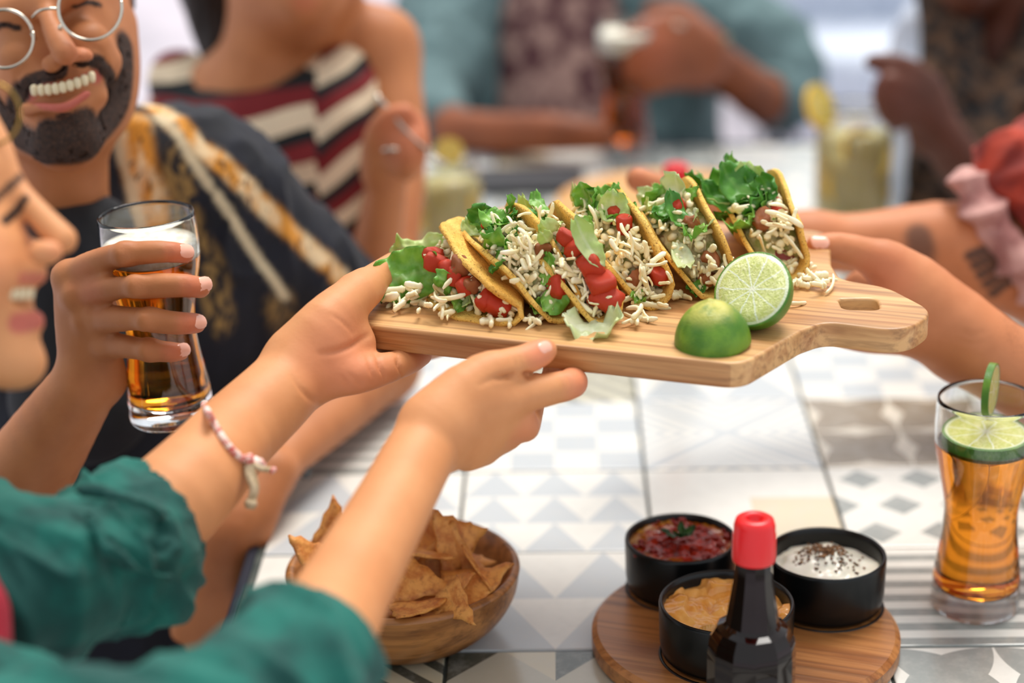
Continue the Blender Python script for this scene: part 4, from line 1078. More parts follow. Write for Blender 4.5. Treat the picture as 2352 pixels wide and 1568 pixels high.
Ax2 = P(745, 1440, 1.03) - P(480, 1740, .955)
L = Body(.0028)
L.chain([(-700, 2000, .93, 330), (-100, 1800, .92, 260), (300, 1800, .93, 235), (540, 1690, .965, 205), (650, 1560, 1.0, 176), (700, 1490, 1.022, 152)], k=.03)
L.chain([(690, 1500, 1.02, 128), (790, 1360, 1.07, 132), (860, 1230, 1.12, 132)], k=.004, sub=True)
adopt(L.mesh('sleeve', green, None, 2, folds(Ax2, .010, 40, 12, 12)), F)
L = Body(.006)
L.chain([(-750, 1900, .95, 420), (-500, 1500, 1.12, 380), (-560, 1200, 1.2, 300)], k=.06); L.wchain([((-.45, -.27, .12), .12), ((-.47, -.27, -.22), .14)], k=.06)
L.chain([(40, 1620, .99, 130), (-200, 1650, .98, 200)], k=.05)
adopt(L.mesh('shirt_body', green, None, 2, folds((0, 0, 1), .005, 12, 26, 15)), F)
red = clothmat('crimson_jersey', srgb(186, 34, 54), srgb(160, 24, 44))
adopt(Body(.004).chain([(-190, 1250, 1.06, 150), (-75, 1410, 1.03, 100), (-100, 1550, 1.03, 120)], k=.04).mesh('undershirt', red), F)
# bracelet: braided ring with knot and tassels
coral = simple('red_white_thread', srgb(206, 70, 60), srgb(240, 214, 200), 260, .8, .6, 500); tass = simple('beige_cotton', srgb(206, 184, 150), srgb(170, 146, 110), 200, .9, .5, 600)
br = empty('bracelet'); br.parent = F; br.matrix_parent_inverse = F.matrix_basis.inverted()
pts = [snap(bvF, x, y, .0016)[0] for x, y in ((478, 912), (470, 925), (476, 945), (490, 975), (510, 1010), (530, 1036), (552, 1055))]
bb = spline(pts, 30)
for k in range(29):
    c = [coral, coral, simple('white_thread', srgb(240, 222, 210), None, rough=.9) if k == 0 else bpy.data.materials['white_thread'], coral][k % 4]
    t = nrm(bb[k + 1] - bb[k]); r0 = .0034 if k < 9 else .0024
    tube('thread_wrap', [bb[k] - t * .0006, (bb[k] + bb[k + 1]) / 2, bb[k + 1] + t * .0006], [r0 * .8, r0, r0 * .8], c, br, 10)
arm_c = P(540, 998, 1.222); back = [pts[-1], *[arm_c + (pts[-1] - arm_c) * math.cos(a) * 1.05 + AF * .031 * math.sin(a) - (0 if a < 1.5 else 1) * 0 for a in (.5, 1.2, 1.9, 2.6)]]
tube('band', spline([pts[-1]] + [arm_c + (pts[-1] - arm_c) * math.cos(a) + nrm(AF) * .030 * math.sin(a) for a in (.6, 1.2, 1.9, 2.5)] + [pts[0]], 24), .0022, coral, br, 8)
kn, n_ = snap(bvF, 565, 1060, .003)
for dx, dy, r in ((-6, -4, .0036), (5, 3, .0040), (16, 2, .0032), (-2, 7, .0030), (22, 6, .0026)):
    tube('knot', [snap(bvF, 565 + dx - 5, 1060 + dy, .003)[0], snap(bvF, 565 + dx, 1060 + dy, .0045)[0], snap(bvF, 565 + dx + 5, 1060 + dy + 2, .003)[0]], [r * .6, r, r * .6], coral if dx != 5 else bpy.data.materials['white_thread'], br, 10)
z0 = (kn - CAMP) @ AF
tube('tassel', spline([P(568, 1068, z0 - .002), P(572, 1095, z0 - .005), P(582, 1120, z0 - .006), P(577, 1150, z0 - .006)], 12), [.0026] * 12, tass, br, 8)
tube('tassel', spline([P(574, 1066, z0 - .003), P(583, 1095, z0 - .004), P(588, 1122, z0 - .005), P(580, 1150, z0 - .005)], 12), [.0022] * 12, tass, br, 8)
tube('tassel_knot', [P(577, 1146, z0 - .006), P(576, 1156, z0 - .006), P(574, 1168, z0 - .006)], [.003, .0042, .0028], tass, br, 10)
tube('tassel', spline([P(580, 1066, z0 - .003), P(600, 1076, z0 - .002), P(618, 1078, z0), P(630, 1080, z0)], 10), [.0018] * 10, tass, br, 8)
tube('tassel_knot', [P(622, 1077, z0), P(628, 1080, z0), P(631, 1084, z0)], [.0018, .0028, .0018], coral, br, 8)

# ---------------------------------------------------------------- smiling man with glasses
E_ = person('person in round glasses and navy patterned shirt, smiling and holding a beer glass', (-.45, .25, -.75))
B = Body(.0026); B.k = .010
hd = nrm(AR * .25 + AD * .97); hr = nrm(AR * .97 - AD * .25); hf = AF
axs = np.array([hr, hf, hd])
B.ell(P(70, -50, 1.585), (.079, .092, .105), axs, k=.02)
B.ell(P(128, 120, 1.545), (.062, .066, .090), axs, k=.02)
B.chain([(255, 60, 1.56, 52), (256, 160, 1.555, 48), (232, 262, 1.525, 56), (168, 318, 1.482, 58)], k=.018); B.chain([(-30, 130, 1.56, 52), (5, 225, 1.555, 48), (62, 300, 1.525, 56), (140, 325, 1.482, 58)], k=.018)
B.chain([(130, 328, 1.476, 52), (170, 320, 1.476, 52)], k=.01)
B.chain([(205, 105, 1.480, 54), (235, 140, 1.492, 44)], k=.02); B.chain([(52, 142, 1.480, 54), (40, 185, 1.492, 44)], k=.02)
B.chain([(20, 22, 1.480, 36), (105, -6, 1.472, 36), (190, -40, 1.480, 36)], k=.016)
B.chain([(103, 16, 1.466, 22), (130, 86, 1.443, 27), (150, 122, 1.431, 29)], k=.010); B.ell(P(124, 146, 1.447), (.0095, .009, .007), k=.006); B.ell(P(186, 130, 1.447), (.0095, .009, .007), k=.006)
B.chain([(75, 190, 1.478, 34), (145, 182, 1.466, 36), (215, 155, 1.478, 34)], k=.012); B.chain([(80, 262, 1.478, 32), (148, 270, 1.468, 34), (215, 222, 1.478, 32)], k=.012)
B.chain([(60, 252, 1.46, 16), (105, 246, 1.446, 11), (150, 246, 1.442, 13), (198, 216, 1.447, 11)], k=.006)
B.chain([(56, 206, 1.455, 6), (100, 214, 1.44, 15), (150, 214, 1.434, 19), (198, 190, 1.44, 14), (232, 163, 1.455, 6)], k=.004, sub=True)
B.ell(P(196, 22, 1.452), (.018, .012, .008), axs, k=.010, sub=True); B.ell(P(20, 66, 1.452), (.018, .012, .008), axs, k=.010, sub=True)
B.chain([(135, 330, 1.575, 112), (140, 480, 1.61, 112), (150, 600, 1.66, 140)], k=.02)
# glass hand
B.chain([(-20, 1230, 1.45, 118), (60, 1090, 1.435, 108), (130, 980, 1.415, 92), (190, 890, 1.40, 78)], k=.02)
for ch, k in (([(200, 860, 1.40, 62), (172, 740, 1.388, 46), (160, 640, 1.378, 38)], .008), ([(210, 860, 1.40, 62), (196, 765, 1.384, 46), (180, 682, 1.373, 39)], .008),
              ([(222, 865, 1.40, 60), (217, 795, 1.386, 43), (210, 735, 1.374, 37)], .008), ([(235, 870, 1.40, 52), (240, 832, 1.389, 40), (245, 792, 1.378, 33)], .008),
              ([(160, 638, 1.378, 37), (215, 605, 1.355, 31), (285, 585, 1.34, 29), (370, 578, 1.334, 26), (424, 582, 1.345, 23)], .006), ([(180, 680, 1.373, 37), (245, 662, 1.348, 31), (315, 657, 1.334, 30), (410, 655, 1.327, 28), (460, 660, 1.338, 25)], .006),
              ([(210, 733, 1.374, 35), (270, 732, 1.35, 30), (340, 735, 1.336, 29), (410, 742, 1.331, 27), (450, 742, 1.342, 24)], .006), ([(245, 792, 1.378, 32), (290, 796, 1.358, 27), (340, 803, 1.347, 26), (390, 808, 1.345, 24), (414, 808, 1.352, 21)], .006),
              ([(195, 800, 1.41, 50), (225, 700, 1.43, 38), (290, 640, 1.448, 30), (350, 620, 1.45, 26)], .010)): B.chain(ch, k=k)
for x, y, z, r in ((158, 636, 1.372, 40), (178, 678, 1.367, 41), (208, 732, 1.368, 39), (245, 790, 1.373, 34), (285, 585, 1.335, 32), (316, 657, 1.329, 33), (340, 735, 1.331, 32), (340, 803, 1.343, 28)): B.ell(P(x, y, z), (r * z / FPX,) * 3, k=.004)
for pts in ([(262, 628, 1.342, 7), (330, 620, 1.328, 8)], [(280, 696, 1.34, 6), (340, 697, 1.325, 8)], [(300, 770, 1.345, 6), (345, 772, 1.33, 7)], [(168, 690, 1.352, 7), (190, 760, 1.36, 9)], [(195, 735, 1.352, 7), (215, 800, 1.36, 9)]): B.chain(pts, k=.006, sub=True)
# other arm resting on the table, hand hanging over the edge
B.chain([(480, 420, 1.76, 120), (720, 660, 1.83, 95), (880, 838, 1.85, 78)], k=.02)
B.chain([(880, 838, 1.85, 78), (780, 932, 1.76, 70), (668, 1035, 1.66, 56), (620, 1090, 1.63, 58)], k=.02)
for ch in ([(630, 1080, 1.62, 48), (600, 1180, 1.60, 42), (580, 1250, 1.60, 36), (570, 1370, 1.61, 32), (560, 1450, 1.63, 27)], [(610, 1090, 1.62, 50), (560, 1190, 1.59, 42), (535, 1260, 1.585, 36), (520, 1390, 1.60, 32), (508, 1490, 1.62, 27)],
           [(595, 1090, 1.62, 48), (525, 1190, 1.59, 40), (490, 1260, 1.585, 35), (465, 1390, 1.60, 31), (452, 1490, 1.62, 26)], [(585, 1100, 1.63, 44), (500, 1180, 1.60, 36), (455, 1250, 1.59, 31), (425, 1370, 1.60, 28), (415, 1450, 1.61, 24)]): B.chain(ch, k=.012)
body = adopt(B.mesh('body', skinE), E_); bvE = bvh_of(body)
kn = []
for (x, y) in ((286, 585), (316, 657), (340, 735), (341, 803)):
    for dx in (-7, 0, 8): kn.append(([(x + dx, y - 20), (x + dx + 4, y - 4), (x + dx, y + 14)], .0014, .0009))
for (x, y) in ((385, 578), (424, 656), (418, 742), (392, 808)): kn.append(([(x, y - 18), (x + 3, y), (x, y + 16)], .0014, .0007))
creases(body, bvE, kn + [([(196, 100), (232, 118), (250, 150)], .002, .0016), ([(60, 150), (40, 175), (36, 215)], .002, .0016), ([(200, 140), (238, 140), (252, 190)], .0022, .0012)])
paint(body, 'blush', [(P(430, 582, 1.33), .018, 1), (P(465, 660, 1.32), .018, 1), (P(455, 742, 1.33), .018, 1), (P(418, 808, 1.335), .018, 1), (P(160, 640, 1.34), .02, .6), (P(185, 685, 1.34), .02, .6), (P(150, 130, 1.40), .02, .5), (P(225, 115, 1.43), .03, .5)])
for x, y, w in ((430, 574, .0052), (472, 652, .0056), (460, 735, .0056), (424, 802, .005)): nail(E_, bvE, x, y, (12, 1), .0068, w)
jaw = on(bvE, [(288, 110), (284, 180), (268, 240), (232, 305), (170, 345), (105, 345), (45, 310), (5, 260), (-20, 190)], 1.53)
must = on(bvE, [(48, 212), (66, 190), (100, 174), (140, 168), (188, 150), (224, 142), (242, 160), (258, 200)], 1.45)
mask(body, 'hair', [(jaw, .019, .9), (on(bvE, [(110, 310), (150, 312), (200, 285)], 1.45), .017, 1), (must, .0078, .95), (on(bvE, [(140, 270), (156, 268)], 1.45), .006, .8), (on(bvE, [(48, 212), (30, 260)], 1.48), .012, .9), (on(bvE, [(250, 180), (252, 250)], 1.5), .010, .8),
                    (on(bvE, [(165, 14), (195, 4), (232, 10)], 1.46), .0035, 1), (on(bvE, [(-28, 66), (5, 56), (44, 62)], 1.46), .0035, 1)])
mask(body, 'lip', [(on(bvE, [(62, 210), (100, 200), (150, 194), (200, 176), (228, 164)], 1.45), .0036, .8), (on(bvE, [(64, 220), (105, 240), (150, 244), (196, 218), (226, 176)], 1.45), .0056, .9)])
beard = simple('beard', srgb(74, 46, 30), srgb(38, 24, 16), 500, .8, .9, 1200)
def patch(o, attr, lim, name, mat, root, off, seed):
    """raised layer over the masked part of a surface (short hair)"""
    me = o.data; v = np.empty(len(me.vertices), np.float32); me.attributes[attr].data.foreach_get('value', v)
    co = get_co(me); no = get_no(me); rag = lim + .25 * vnoise(co, 500, seed)
    keep = [p for p in me.polygons if all(v[i] > rag[i] for i in p.vertices)]
    ids = sorted({i for p in keep for i in p.vertices}); mp = {i: k for k, i in enumerate(ids)}
    h = np.clip((v[ids] - lim) / (1 - lim), 0, 1) * off * (1 + .7 * vnoise(co[ids], 700, seed + 1)) + .0002
    return adopt(pydata(name, co[ids] + no[ids] * h[:, None], [tuple(mp[i] for i in p.vertices) for p in keep], mat), root)
patch(body, 'hair', .74, 'beard', beard, E_, .0016, 3)
lipm = simple('lips', srgb(198, 104, 92), None, rough=.3)
for k in range(9):
    t = (k + .5) / 9; x = 70 + 148 * t; y = 209 - 34 * t + 10 * math.sin(math.pi * t); zc = 1.449 - .010 * math.sin(math.pi * t)
    adopt(Body(.0011).chain([(x, y - 6, zc + .002, 9.6), (x + 1.5, y + 4, zc + .002, 9.0)], k=.001).mesh('tooth', teethm), E_)
gl = empty('eyeglasses'); gl.parent = E_; gl.matrix_parent_inverse = E_.matrix_basis.inverted()
wire = simple('silver_wire', srgb(206, 196, 180), None, rough=.2, Metallic=1.0)
lensm, _, lb = newmat('lens', Roughness=0, IOR=1.02); lb.inputs['Transmission Weight'].default_value = 1
for (cx, cy, rp, zz) in ((10, 89, 67, 1.435), (207, 19, 73, 1.425)):
    c = P(cx, cy, zz); r = rp * zz / FPX
    tube('rim', [c + r * (math.cos(a) * hr + math.sin(a) * hd) for a in np.linspace(0, 2 * math.pi, 49)], .0013, wire, gl, 8)
    v, f = lathe_data([(0, .0006), (r * .98, .0002), (r * .98, -.0004), (0, -.0002)], 40); o = pydata('lens', [c + a * hr + b * hd + d * hf for a, b, d in v], f, lensm, gl)
tube('bridge', spline([P(74, 40, 1.432), P(88, 26, 1.425), P(110, 20, 1.424), P(134, 20, 1.426)], 10), .0012, wire, gl, 8)
tube('temple', [P(278, -6, 1.428), P(300, -20, 1.50), P(312, -30, 1.58)], .0012, wire, gl, 8)
for x, y in ((74, 75), (140, 58)): tube('nose_pad', [P(x, y, 1.437), P(x + (6 if x < 100 else -6), y + 16, 1.44)], .0018, wire, gl, 8)
adopt(Body(.004).ell(P(70, -120, 1.62), (.088, .10, .11), axs, k=.02).ell(P(130, 150, 1.48), (.10, .08, .12), axs, k=.02, sub=True).mesh('hair', hairm, None, 2, lambda V: .004 * vnoise(V, 90, 2)), E_)
navy = clothmat('navy_print', srgb(15, 18, 32), srgb(10, 12, 22), 700)
L = Body(.0042); L.k = .04
L.chain([(-220, 500, 1.72, 190), (150, 640, 1.74, 190), (420, 450, 1.74, 165)], k=.05); L.chain([(330, 330, 1.70, 90), (470, 420, 1.73, 160), (600, 540, 1.77, 150), (720, 650, 1.81, 128), (770, 700, 1.83, 118)], k=.04)
L.chain([(150, 700, 1.72, 230), (230, 1100, 1.76, 260), (200, 1500, 1.80, 280)], k=.06); L.chain([(420, 700, 1.76, 190), (420, 1000, 1.80, 180)], k=.06)
L.chain([(140, 250, 1.56, 118), (140, 470, 1.60, 124)], k=.01, sub=True); L.chain([(780, 700, 1.83, 96), (860, 800, 1.86, 104)], k=.004, sub=True)
shirt = adopt(L.mesh('shirt', navy, None, 2, folds((.4, .1, .9), .006, 12, 22, 22)), E_); bvS = bvh_of(shirt)
tee = clothmat('black_tee', srgb(22, 24, 30), srgb(14, 16, 20))
adopt(Body(.004).chain([(60, 560, 1.60, 60), (150, 590, 1.58, 90), (230, 520, 1.60, 60)], k=.04).chain([(150, 620, 1.60, 130), (190, 900, 1.62, 170)], k=.05).mesh('tee_shirt', tee), E_)
def printed(m):
    nt = m.node_tree; b = nt.nodes['Principled BSDF']; c = b.inputs['Base Color'].links[0].from_socket; co = obj_co(nt, (1, 1, .5))
    def at(n):
        a = nt.nodes.new('ShaderNodeAttribute'); a.attribute_name = n; return S(nt, a.outputs['Fac']).mn(1.0)
    must_ = mixc(nt, noise(nt, co, 55, 3).sm(.42, .62), srgb(222, 148, 48), srgb(240, 210, 164)); must_ = mixc(nt, noise(nt, co, 160, 2).sm(.60, .66), must_, srgb(96, 58, 30))
    c = mixc(nt, at('bronze') * noise(nt, co, 140, 3).sm(.4, .6), c, srgb(150, 118, 66)); c = mixc(nt, at('band'), c, must_); c = mixc(nt, at('cord'), c, srgb(214, 196, 160)); nt.links.new(c, b.inputs['Base Color'])
printed(navy)
mask(shirt, 'band', [(on(bvS, [(300, 212), (305, 290), (320, 380), (345, 470), (362, 590)], 1.6), .021, 1), (on(bvS, [(332, 222), (430, 306), (530, 396), (620, 486), (710, 570), (790, 645)], 1.7), .0115, 1)])
mask(shirt, 'cord', [(on(bvS, [(262, 290), (285, 380), (310, 470), (325, 560)], 1.6), .0055, .8), (on(bvS, [(368, 268), (402, 300), (424, 338), (470, 410), (520, 480), (570, 560), (612, 620), (655, 682)], 1.65), .0056, 1)])
mask(shirt, 'bronze', [(on(bvS, [(420, 360), (410, 430), (430, 520), (480, 620), (510, 740)], 1.65), .018, 1), (on(bvS, [(640, 700), (660, 760)], 1.7), .02, .7)])
wt = adopt(tube('watch_strap', [P(662, 1040, 1.663) + .024 * (math.cos(a) * nrm(AR + AD) + math.sin(a) * AF) for a in np.linspace(0, 6.283, 25)], .006, simple('black_rubber', srgb(16, 18, 26), None, rough=.5), None, 8, (1, .5)), E_)
trous = clothmat('dark_trousers', srgb(24, 26, 30), srgb(16, 18, 20))
adopt(Body(.009).wchain([((-.55, .30, -.26), .11), ((-.22, .30, -.24), .085), ((-.20, .28, -.66), .06)], k=.05).wchain([((-.55, .50, -.26), .11), ((-.22, .55, -.24), .085), ((-.20, .56, -.66), .06)], k=.05).mesh('trousers', trous), E_)
# his beer
g2 = beer_glass('beer_glass', 'half drunk glass of lager in the hand of the person with glasses', 'beer glasses', .136, .012)
gt, gb_ = P(335, 493, 1.372), P(396, 958, 1.428); zz = nrm(gt - gb_); xx = nrm(np.cross([0, 1, 0], zz)); yy = np.cross(zz, xx)
frame_obj(g2, gb_, xx, yy, zz); g2.scale = (.94, .94, np.linalg.norm(gt - gb_) / .170)

# ---------------------------------------------------------------- woman in the striped top
D = person('person in a striped maroon and cream top with a raised hand holding a fork', (-.30, .85, -.75))
B = Body(.0045); B.k = .012
B.ell(P(690, -120, 2.04), (.072, .09, .11), k=.03); B.chain([(640, -40, 2.03, 90), (705, 10, 1.98, 50)], k=.04); B.chain([(690, -20, 1.98, 40), (720, -20, 1.985, 40)], k=.03)
B.chain([(620, 0, 2.06, 92), (600, 180, 2.09, 100), (600, 300, 2.13, 140)], k=.02)
B.chain([(600, 230, 2.13, 120), (780, 150, 2.12, 95), (870, 110, 2.10, 84)], k=.03); B.chain([(600, 230, 2.12, 130), (430, 250, 2.16, 90)], k=.04)
B.chain([(870, 110, 2.10, 82), (915, 300, 2.07, 66), (905, 560, 2.02, 58), (870, 640, 1.99, 56)], k=.03)
B.chain([(860, 630, 1.98, 58), (872, 540, 1.94, 56), (885, 440, 1.90, 48), (890, 390, 1.89, 46)], k=.02)
for ch in ([(890, 390, 1.89, 44), (905, 290, 1.87, 34), (955, 285, 1.85, 26), (965, 330, 1.845, 22)], [(885, 385, 1.89, 44), (890, 310, 1.865, 34), (945, 325, 1.84, 26), (955, 360, 1.845, 22)],
           [(885, 390, 1.89, 42), (885, 335, 1.865, 33), (938, 360, 1.84, 25), (945, 390, 1.85, 21)], [(885, 395, 1.89, 40), (885, 365, 1.868, 30), (930, 392, 1.85, 22)], [(870, 395, 1.885, 38), (860, 320, 1.86, 28), (890, 268, 1.845, 24), (930, 258, 1.84, 21)]): B.chain(ch, k=.010)
body = adopt(B.mesh('body', skinE), D); paint(body, 'blush', [(P(930, 290, 1.82), .05, .9), (P(700, 0, 1.95), .02, .7)])
adopt(Body(.002).chain([(690, -10, 1.965, 7), (720, -6, 1.962, 9), (748, -12, 1.97, 6)], k=.004).mesh('lips', lipm), D)
ring_c = P(905, 345, 1.845); adopt(tube('finger_ring', [ring_c + .010 * (math.cos(a) * AR + math.sin(a) * AF) for a in np.linspace(0, 6.283, 17)], .0022, wire, None, 6), D)
def stripemat():
    m, nt, b = newmat('striped_knit', Roughness=.9); at = nt.nodes.new('ShaderNodeAttribute'); at.attribute_name = 'stripe'; f = S(nt, at.outputs['Fac']).fr()
    c = mixc(nt, f.gt(.40), srgb(226, 204, 172), srgb(116, 22, 26)); c = mixc(nt, f.gt(.74), c, srgb(16, 22, 24)); nt.links.new(c, b.inputs['Base Color']); bump(nt, b, noise(nt, obj_co(nt), 200, 3), .5, .002); return m
L = Body(.0045); L.k = .03
L.chain([(415, 195, 2.15, 78), (480, 270, 2.13, 105), (600, 345, 2.09, 140), (740, 270, 2.08, 120), (800, 170, 2.085, 80)], k=.03); L.chain([(600, 390, 2.12, 190), (630, 560, 2.14, 190), (500, 800, 2.2, 190)], k=.04); L.chain([(450, 420, 2.16, 130), (400, 900, 2.2, 180)], k=.04)
L.chain([(770, 290, 2.08, 110), (750, 480, 2.09, 120)], k=.04)
top = adopt(L.mesh('striped_top', stripemat(), None, 2, folds((0, 0, 1), .006, 14, 10, 31)), D)
co = get_co(top.data); x0 = P(730, 200, 2.05)[0]; dx = co[:, 0] - x0
add_attr(top.data, 'stripe', (co[:, 2] - np.where(dx < 0, .16 * dx, .62 * dx) + .25 + .006 * vnoise(co, 18, 2)) / .052 + 10 + np.where(dx < 0, 0, .35))
adopt(Body(.004).chain([(455, -120, 2.1, 60), (480, 60, 2.12, 45), (500, 150, 2.12, 26)], k=.03).chain([(620, -220, 2.12, 160), (500, -100, 2.12, 80)], k=.04).mesh('hair', hairm, None, 1, folds((0, 0, 1), .004, 8, 90, 7)), D)
adopt(Body(.009).wchain([((-.55, .95, -.26), .11), ((-.22, .95, -.24), .085), ((-.20, .93, -.66), .06)], k=.05).mesh('trousers', trous), D)
fk = empty('fork', P(900, 270, 1.85)); tag(fk, 'metal fork held by the person in the striped top', 'fork')
adopt(tube('handle', spline([P(862, 215, 1.845), P(900, 262, 1.838), P(940, 310, 1.832), P(985, 350, 1.83)], 12), .0026, wire, None, 8, (1, .5)), fk)
for k in range(3): adopt(tube('tine', [P(985, 350, 1.83), P(998 + 5 * k, 356 + 3 * k, 1.83), P(1018 + 5 * k, 380 - 4 * k, 1.83)], .0012, wire, None, 6), fk)

# ---------------------------------------------------------------- person across the far end
A = person('person in grey green overshirt at the far table end gripping the dark beer', (.2, 1.75, -.75))
B = Body(.006); B.k = .015
B.chain([(1270, -330, 3.1, 130), (1270, -60, 3.12, 100), (1270, 120, 3.15, 160)], k=.05)
B.chain([(1030, 80, 3.1, 90), (990, 230, 2.92, 62), (1050, 300, 2.78, 50), (1250, 304, 2.69, 46), (1330, 308, 2.67, 40), (1385, 312, 2.66, 34)], k=.03)
B.chain([(1560, 60, 3.1, 90), (1760, 215, 2.92, 62), (1735, 215, 2.86, 56), (1660, 150, 2.79, 46), (1610, 115, 2.76, 46)], k=.03)
for ch in ([(1620, 110, 2.76, 50), (1540, 60, 2.71, 38), (1470, 75, 2.67, 28), (1430, 95, 2.68, 22)], [(1615, 130, 2.76, 50), (1530, 100, 2.70, 38), (1460, 120, 2.655, 29), (1425, 140, 2.67, 23)], [(1610, 150, 2.76, 48), (1530, 140, 2.70, 36), (1465, 160, 2.66, 27), (1435, 175, 2.68, 22)],
           [(1605, 165, 2.76, 44), (1540, 175, 2.71, 32), (1490, 195, 2.68, 25), (1455, 200, 2.69, 20)], [(1610, 90, 2.77, 42), (1560, 30, 2.77, 30), (1500, 25, 2.77, 25)]): B.chain(ch, k=.012)
body = adopt(B.mesh('body', skinA), A); paint(body, 'blush', [(P(1500, 100, 2.65), .06, .8)])
teal = clothmat('grey_green_cotton', srgb(96, 122, 124), srgb(74, 98, 100), 300)
L = Body(.007); L.k = .05
L.chain([(1080, 40, 3.12, 140), (1080, 300, 3.1, 150)], k=.06); L.chain([(1480, 40, 3.14, 130), (1500, 300, 3.12, 150)], k=.06); L.chain([(1040, 60, 3.10, 130), (985, 215, 2.95, 84), (1010, 285, 2.83, 66)], k=.04)
L.chain([(1540, 20, 3.1, 130), (1760, 120, 2.97, 108), (1800, 215, 2.93, 84), (1775, 225, 2.90, 74)], k=.04)
L.chain([(1740, 215, 2.86, 62), (1690, 180, 2.8, 64)], k=.004, sub=True); L.chain([(1050, 300, 2.78, 54), (1100, 302, 2.76, 58)], k=.004, sub=True)
adopt(L.mesh('overshirt', teal, None, 2, folds((.3, 0, 1), .010, 7, 14, 41)), A)
patt = simple('speckled_tee', srgb(150, 118, 108), srgb(70, 30, 36), 34, .9, 0, lo=.42, hi=.58)
adopt(Body(.007).chain([(1280, 60, 3.08, 150), (1290, 330, 3.05, 170)], k=.05).mesh('tee_shirt', patt), A)
adopt(tube('bracelet', [P(1640, 135, 2.775) + .034 * (math.cos(a) * nrm(AR * .6 - AD) + math.sin(a) * AF) for a in np.linspace(0, 6.283, 25)], .006, simple('bead_band', srgb(120, 116, 70), srgb(60, 50, 30), 120, .5), None, 8), A)
adopt(tube('ring', [P(1545, 62, 2.70) + .013 * (math.cos(a) * AR + math.sin(a) * AF) for a in np.linspace(0, 6.283, 17)], .004, wire, None, 8), A)
adopt(Body(.009).wchain([((.12, 1.90, -.26), .12), ((.12, 1.56, -.24), .09), ((.12, 1.55, -.66), .06)], k=.05).wchain([((.34, 1.90, -.26), .12), ((.36, 1.56, -.24), .09), ((.36, 1.55, -.66), .06)], k=.05).wchain([((.23, 1.9, -.2), .13), ((.23, 1.92, .1), .13)], k=.06).mesh('trousers', trous), A)

# ---------------------------------------------------------------- person with the spotted scarf, right
Bq = person('person in white shirt and spotted brown scarf, fist raised, upper right', (.85, 1.05, -.75))
B = Body(.0045); B.k = .012
B.ell(P(2280, -190, 2.5), (.075, .09, .11), k=.03); B.chain([(2250, -60, 2.45, 80), (2220, -20, 2.42, 60)], k=.04); B.chain([(2300, -40, 2.5, 95), (2290, 140, 2.52, 100), (2290, 300, 2.55, 160)], k=.04)
B.chain([(2420, 330, 2.45, 90), (2410, 490, 2.34, 72), (2330, 480, 2.32, 66), (2230, 400, 2.30, 60), (2160, 310, 2.27, 52)], k=.03)
for ch in ([(2150, 300, 2.27, 52), (2130, 200, 2.25, 38), (2060, 150, 2.22, 27), (2005, 142, 2.22, 20)], [(2140, 300, 2.27, 50), (2110, 215, 2.24, 36), (2040, 190, 2.21, 27), (2025, 215, 2.215, 22)], [(2140, 305, 2.27, 48), (2100, 240, 2.24, 34), (2035, 230, 2.21, 26), (2035, 255, 2.22, 21)],
           [(2140, 310, 2.27, 44), (2105, 270, 2.245, 30), (2050, 268, 2.22, 23), (2060, 285, 2.23, 19)], [(2150, 300, 2.27, 40), (2110, 190, 2.27, 28), (2040, 150, 2.25, 22)]): B.chain(ch, k=.010)
body = adopt(B.mesh('body', skinB), Bq); paint(body, 'blush', [(P(2040, 170, 2.2), .05, .5)])
white = clothmat('white_cotton', srgb(214, 220, 232), srgb(190, 198, 214), 300)
L = Body(.007); L.chain([(2330, 160, 2.62, 200), (2350, 600, 2.62, 260)], k=.06); L.chain([(2130, 60, 2.56, 70), (2110, 330, 2.52, 90), (2130, 520, 2.5, 110)], k=.06); L.chain([(2440, 200, 2.5, 120), (2440, 380, 2.46, 108)], k=.05); L.ell(P(2270, 60, 2.46), (.07, .1, .12), k=.02, sub=True)
adopt(L.mesh('shirt', white, None, 2, folds((.2, 0, 1), .008, 8, 16, 51)), Bq)
spot = simple('spotted_scarf', srgb(86, 60, 40), srgb(20, 14, 12), 60, .9, 0, lo=.46, hi=.54)
L = Body(.007); L.chain([(2160, -40, 2.47, 60), (2190, 160, 2.44, 72), (2160, 380, 2.42, 80), (2170, 560, 2.42, 90)], k=.04); L.chain([(2400, -40, 2.5, 60), (2370, 150, 2.46, 66), (2290, 330, 2.43, 80), (2230, 520, 2.42, 90)], k=.04)
adopt(L.mesh('scarf', spot, None, 2, folds((0, 0, 1), .008, 6, 30, 53)), Bq)
adopt(Body(.009).wchain([((.98, 1.05, -.26), .12), ((.70, 1.05, -.24), .09), ((.69, 1.05, -.66), .06)], k=.05).wchain([((.96, 1.1, -.2), .13), ((.9, 1.1, .05), .13)], k=.06).mesh('trousers', trous), Bq)

# ---------------------------------------------------------------- tattooed man taking the board, right
Cq = person('person in a rust red shirt at the right edge, taking the taco board', (.95, .35, -.75))
B = Body(.0026); B.k = .010
B.chain([(2760, 1060, 1.54, 140), (2560, 960, 1.515, 118), (2352, 862, 1.485, 100), (2210, 780, 1.475, 88)], k=.02)
B.chain([(2210, 780, 1.475, 86), (2120, 715, 1.47, 84), (2070, 690, 1.465, 72)], k=.02)
B.chain([(2170, 730, 1.465, 70), (2100, 640, 1.46, 56), (2030, 600, 1.458, 46)], k=.02)
B.chain([(2040, 604, 1.458, 46), (1960, 576, 1.452, 38), (1910, 566, 1.448, 33), (1876, 566, 1.444, 27)], k=.008)
B.chain([(2100, 690, 1.47, 56), (2020, 655, 1.50, 36), (1990, 645, 1.53, 31), (1960, 655, 1.55, 26)], k=.010)
B.chain([(2130, 760, 1.465, 62), (2060, 770, 1.46, 46), (1990, 775, 1.455, 36), (1930, 770, 1.46, 28)], k=.012)
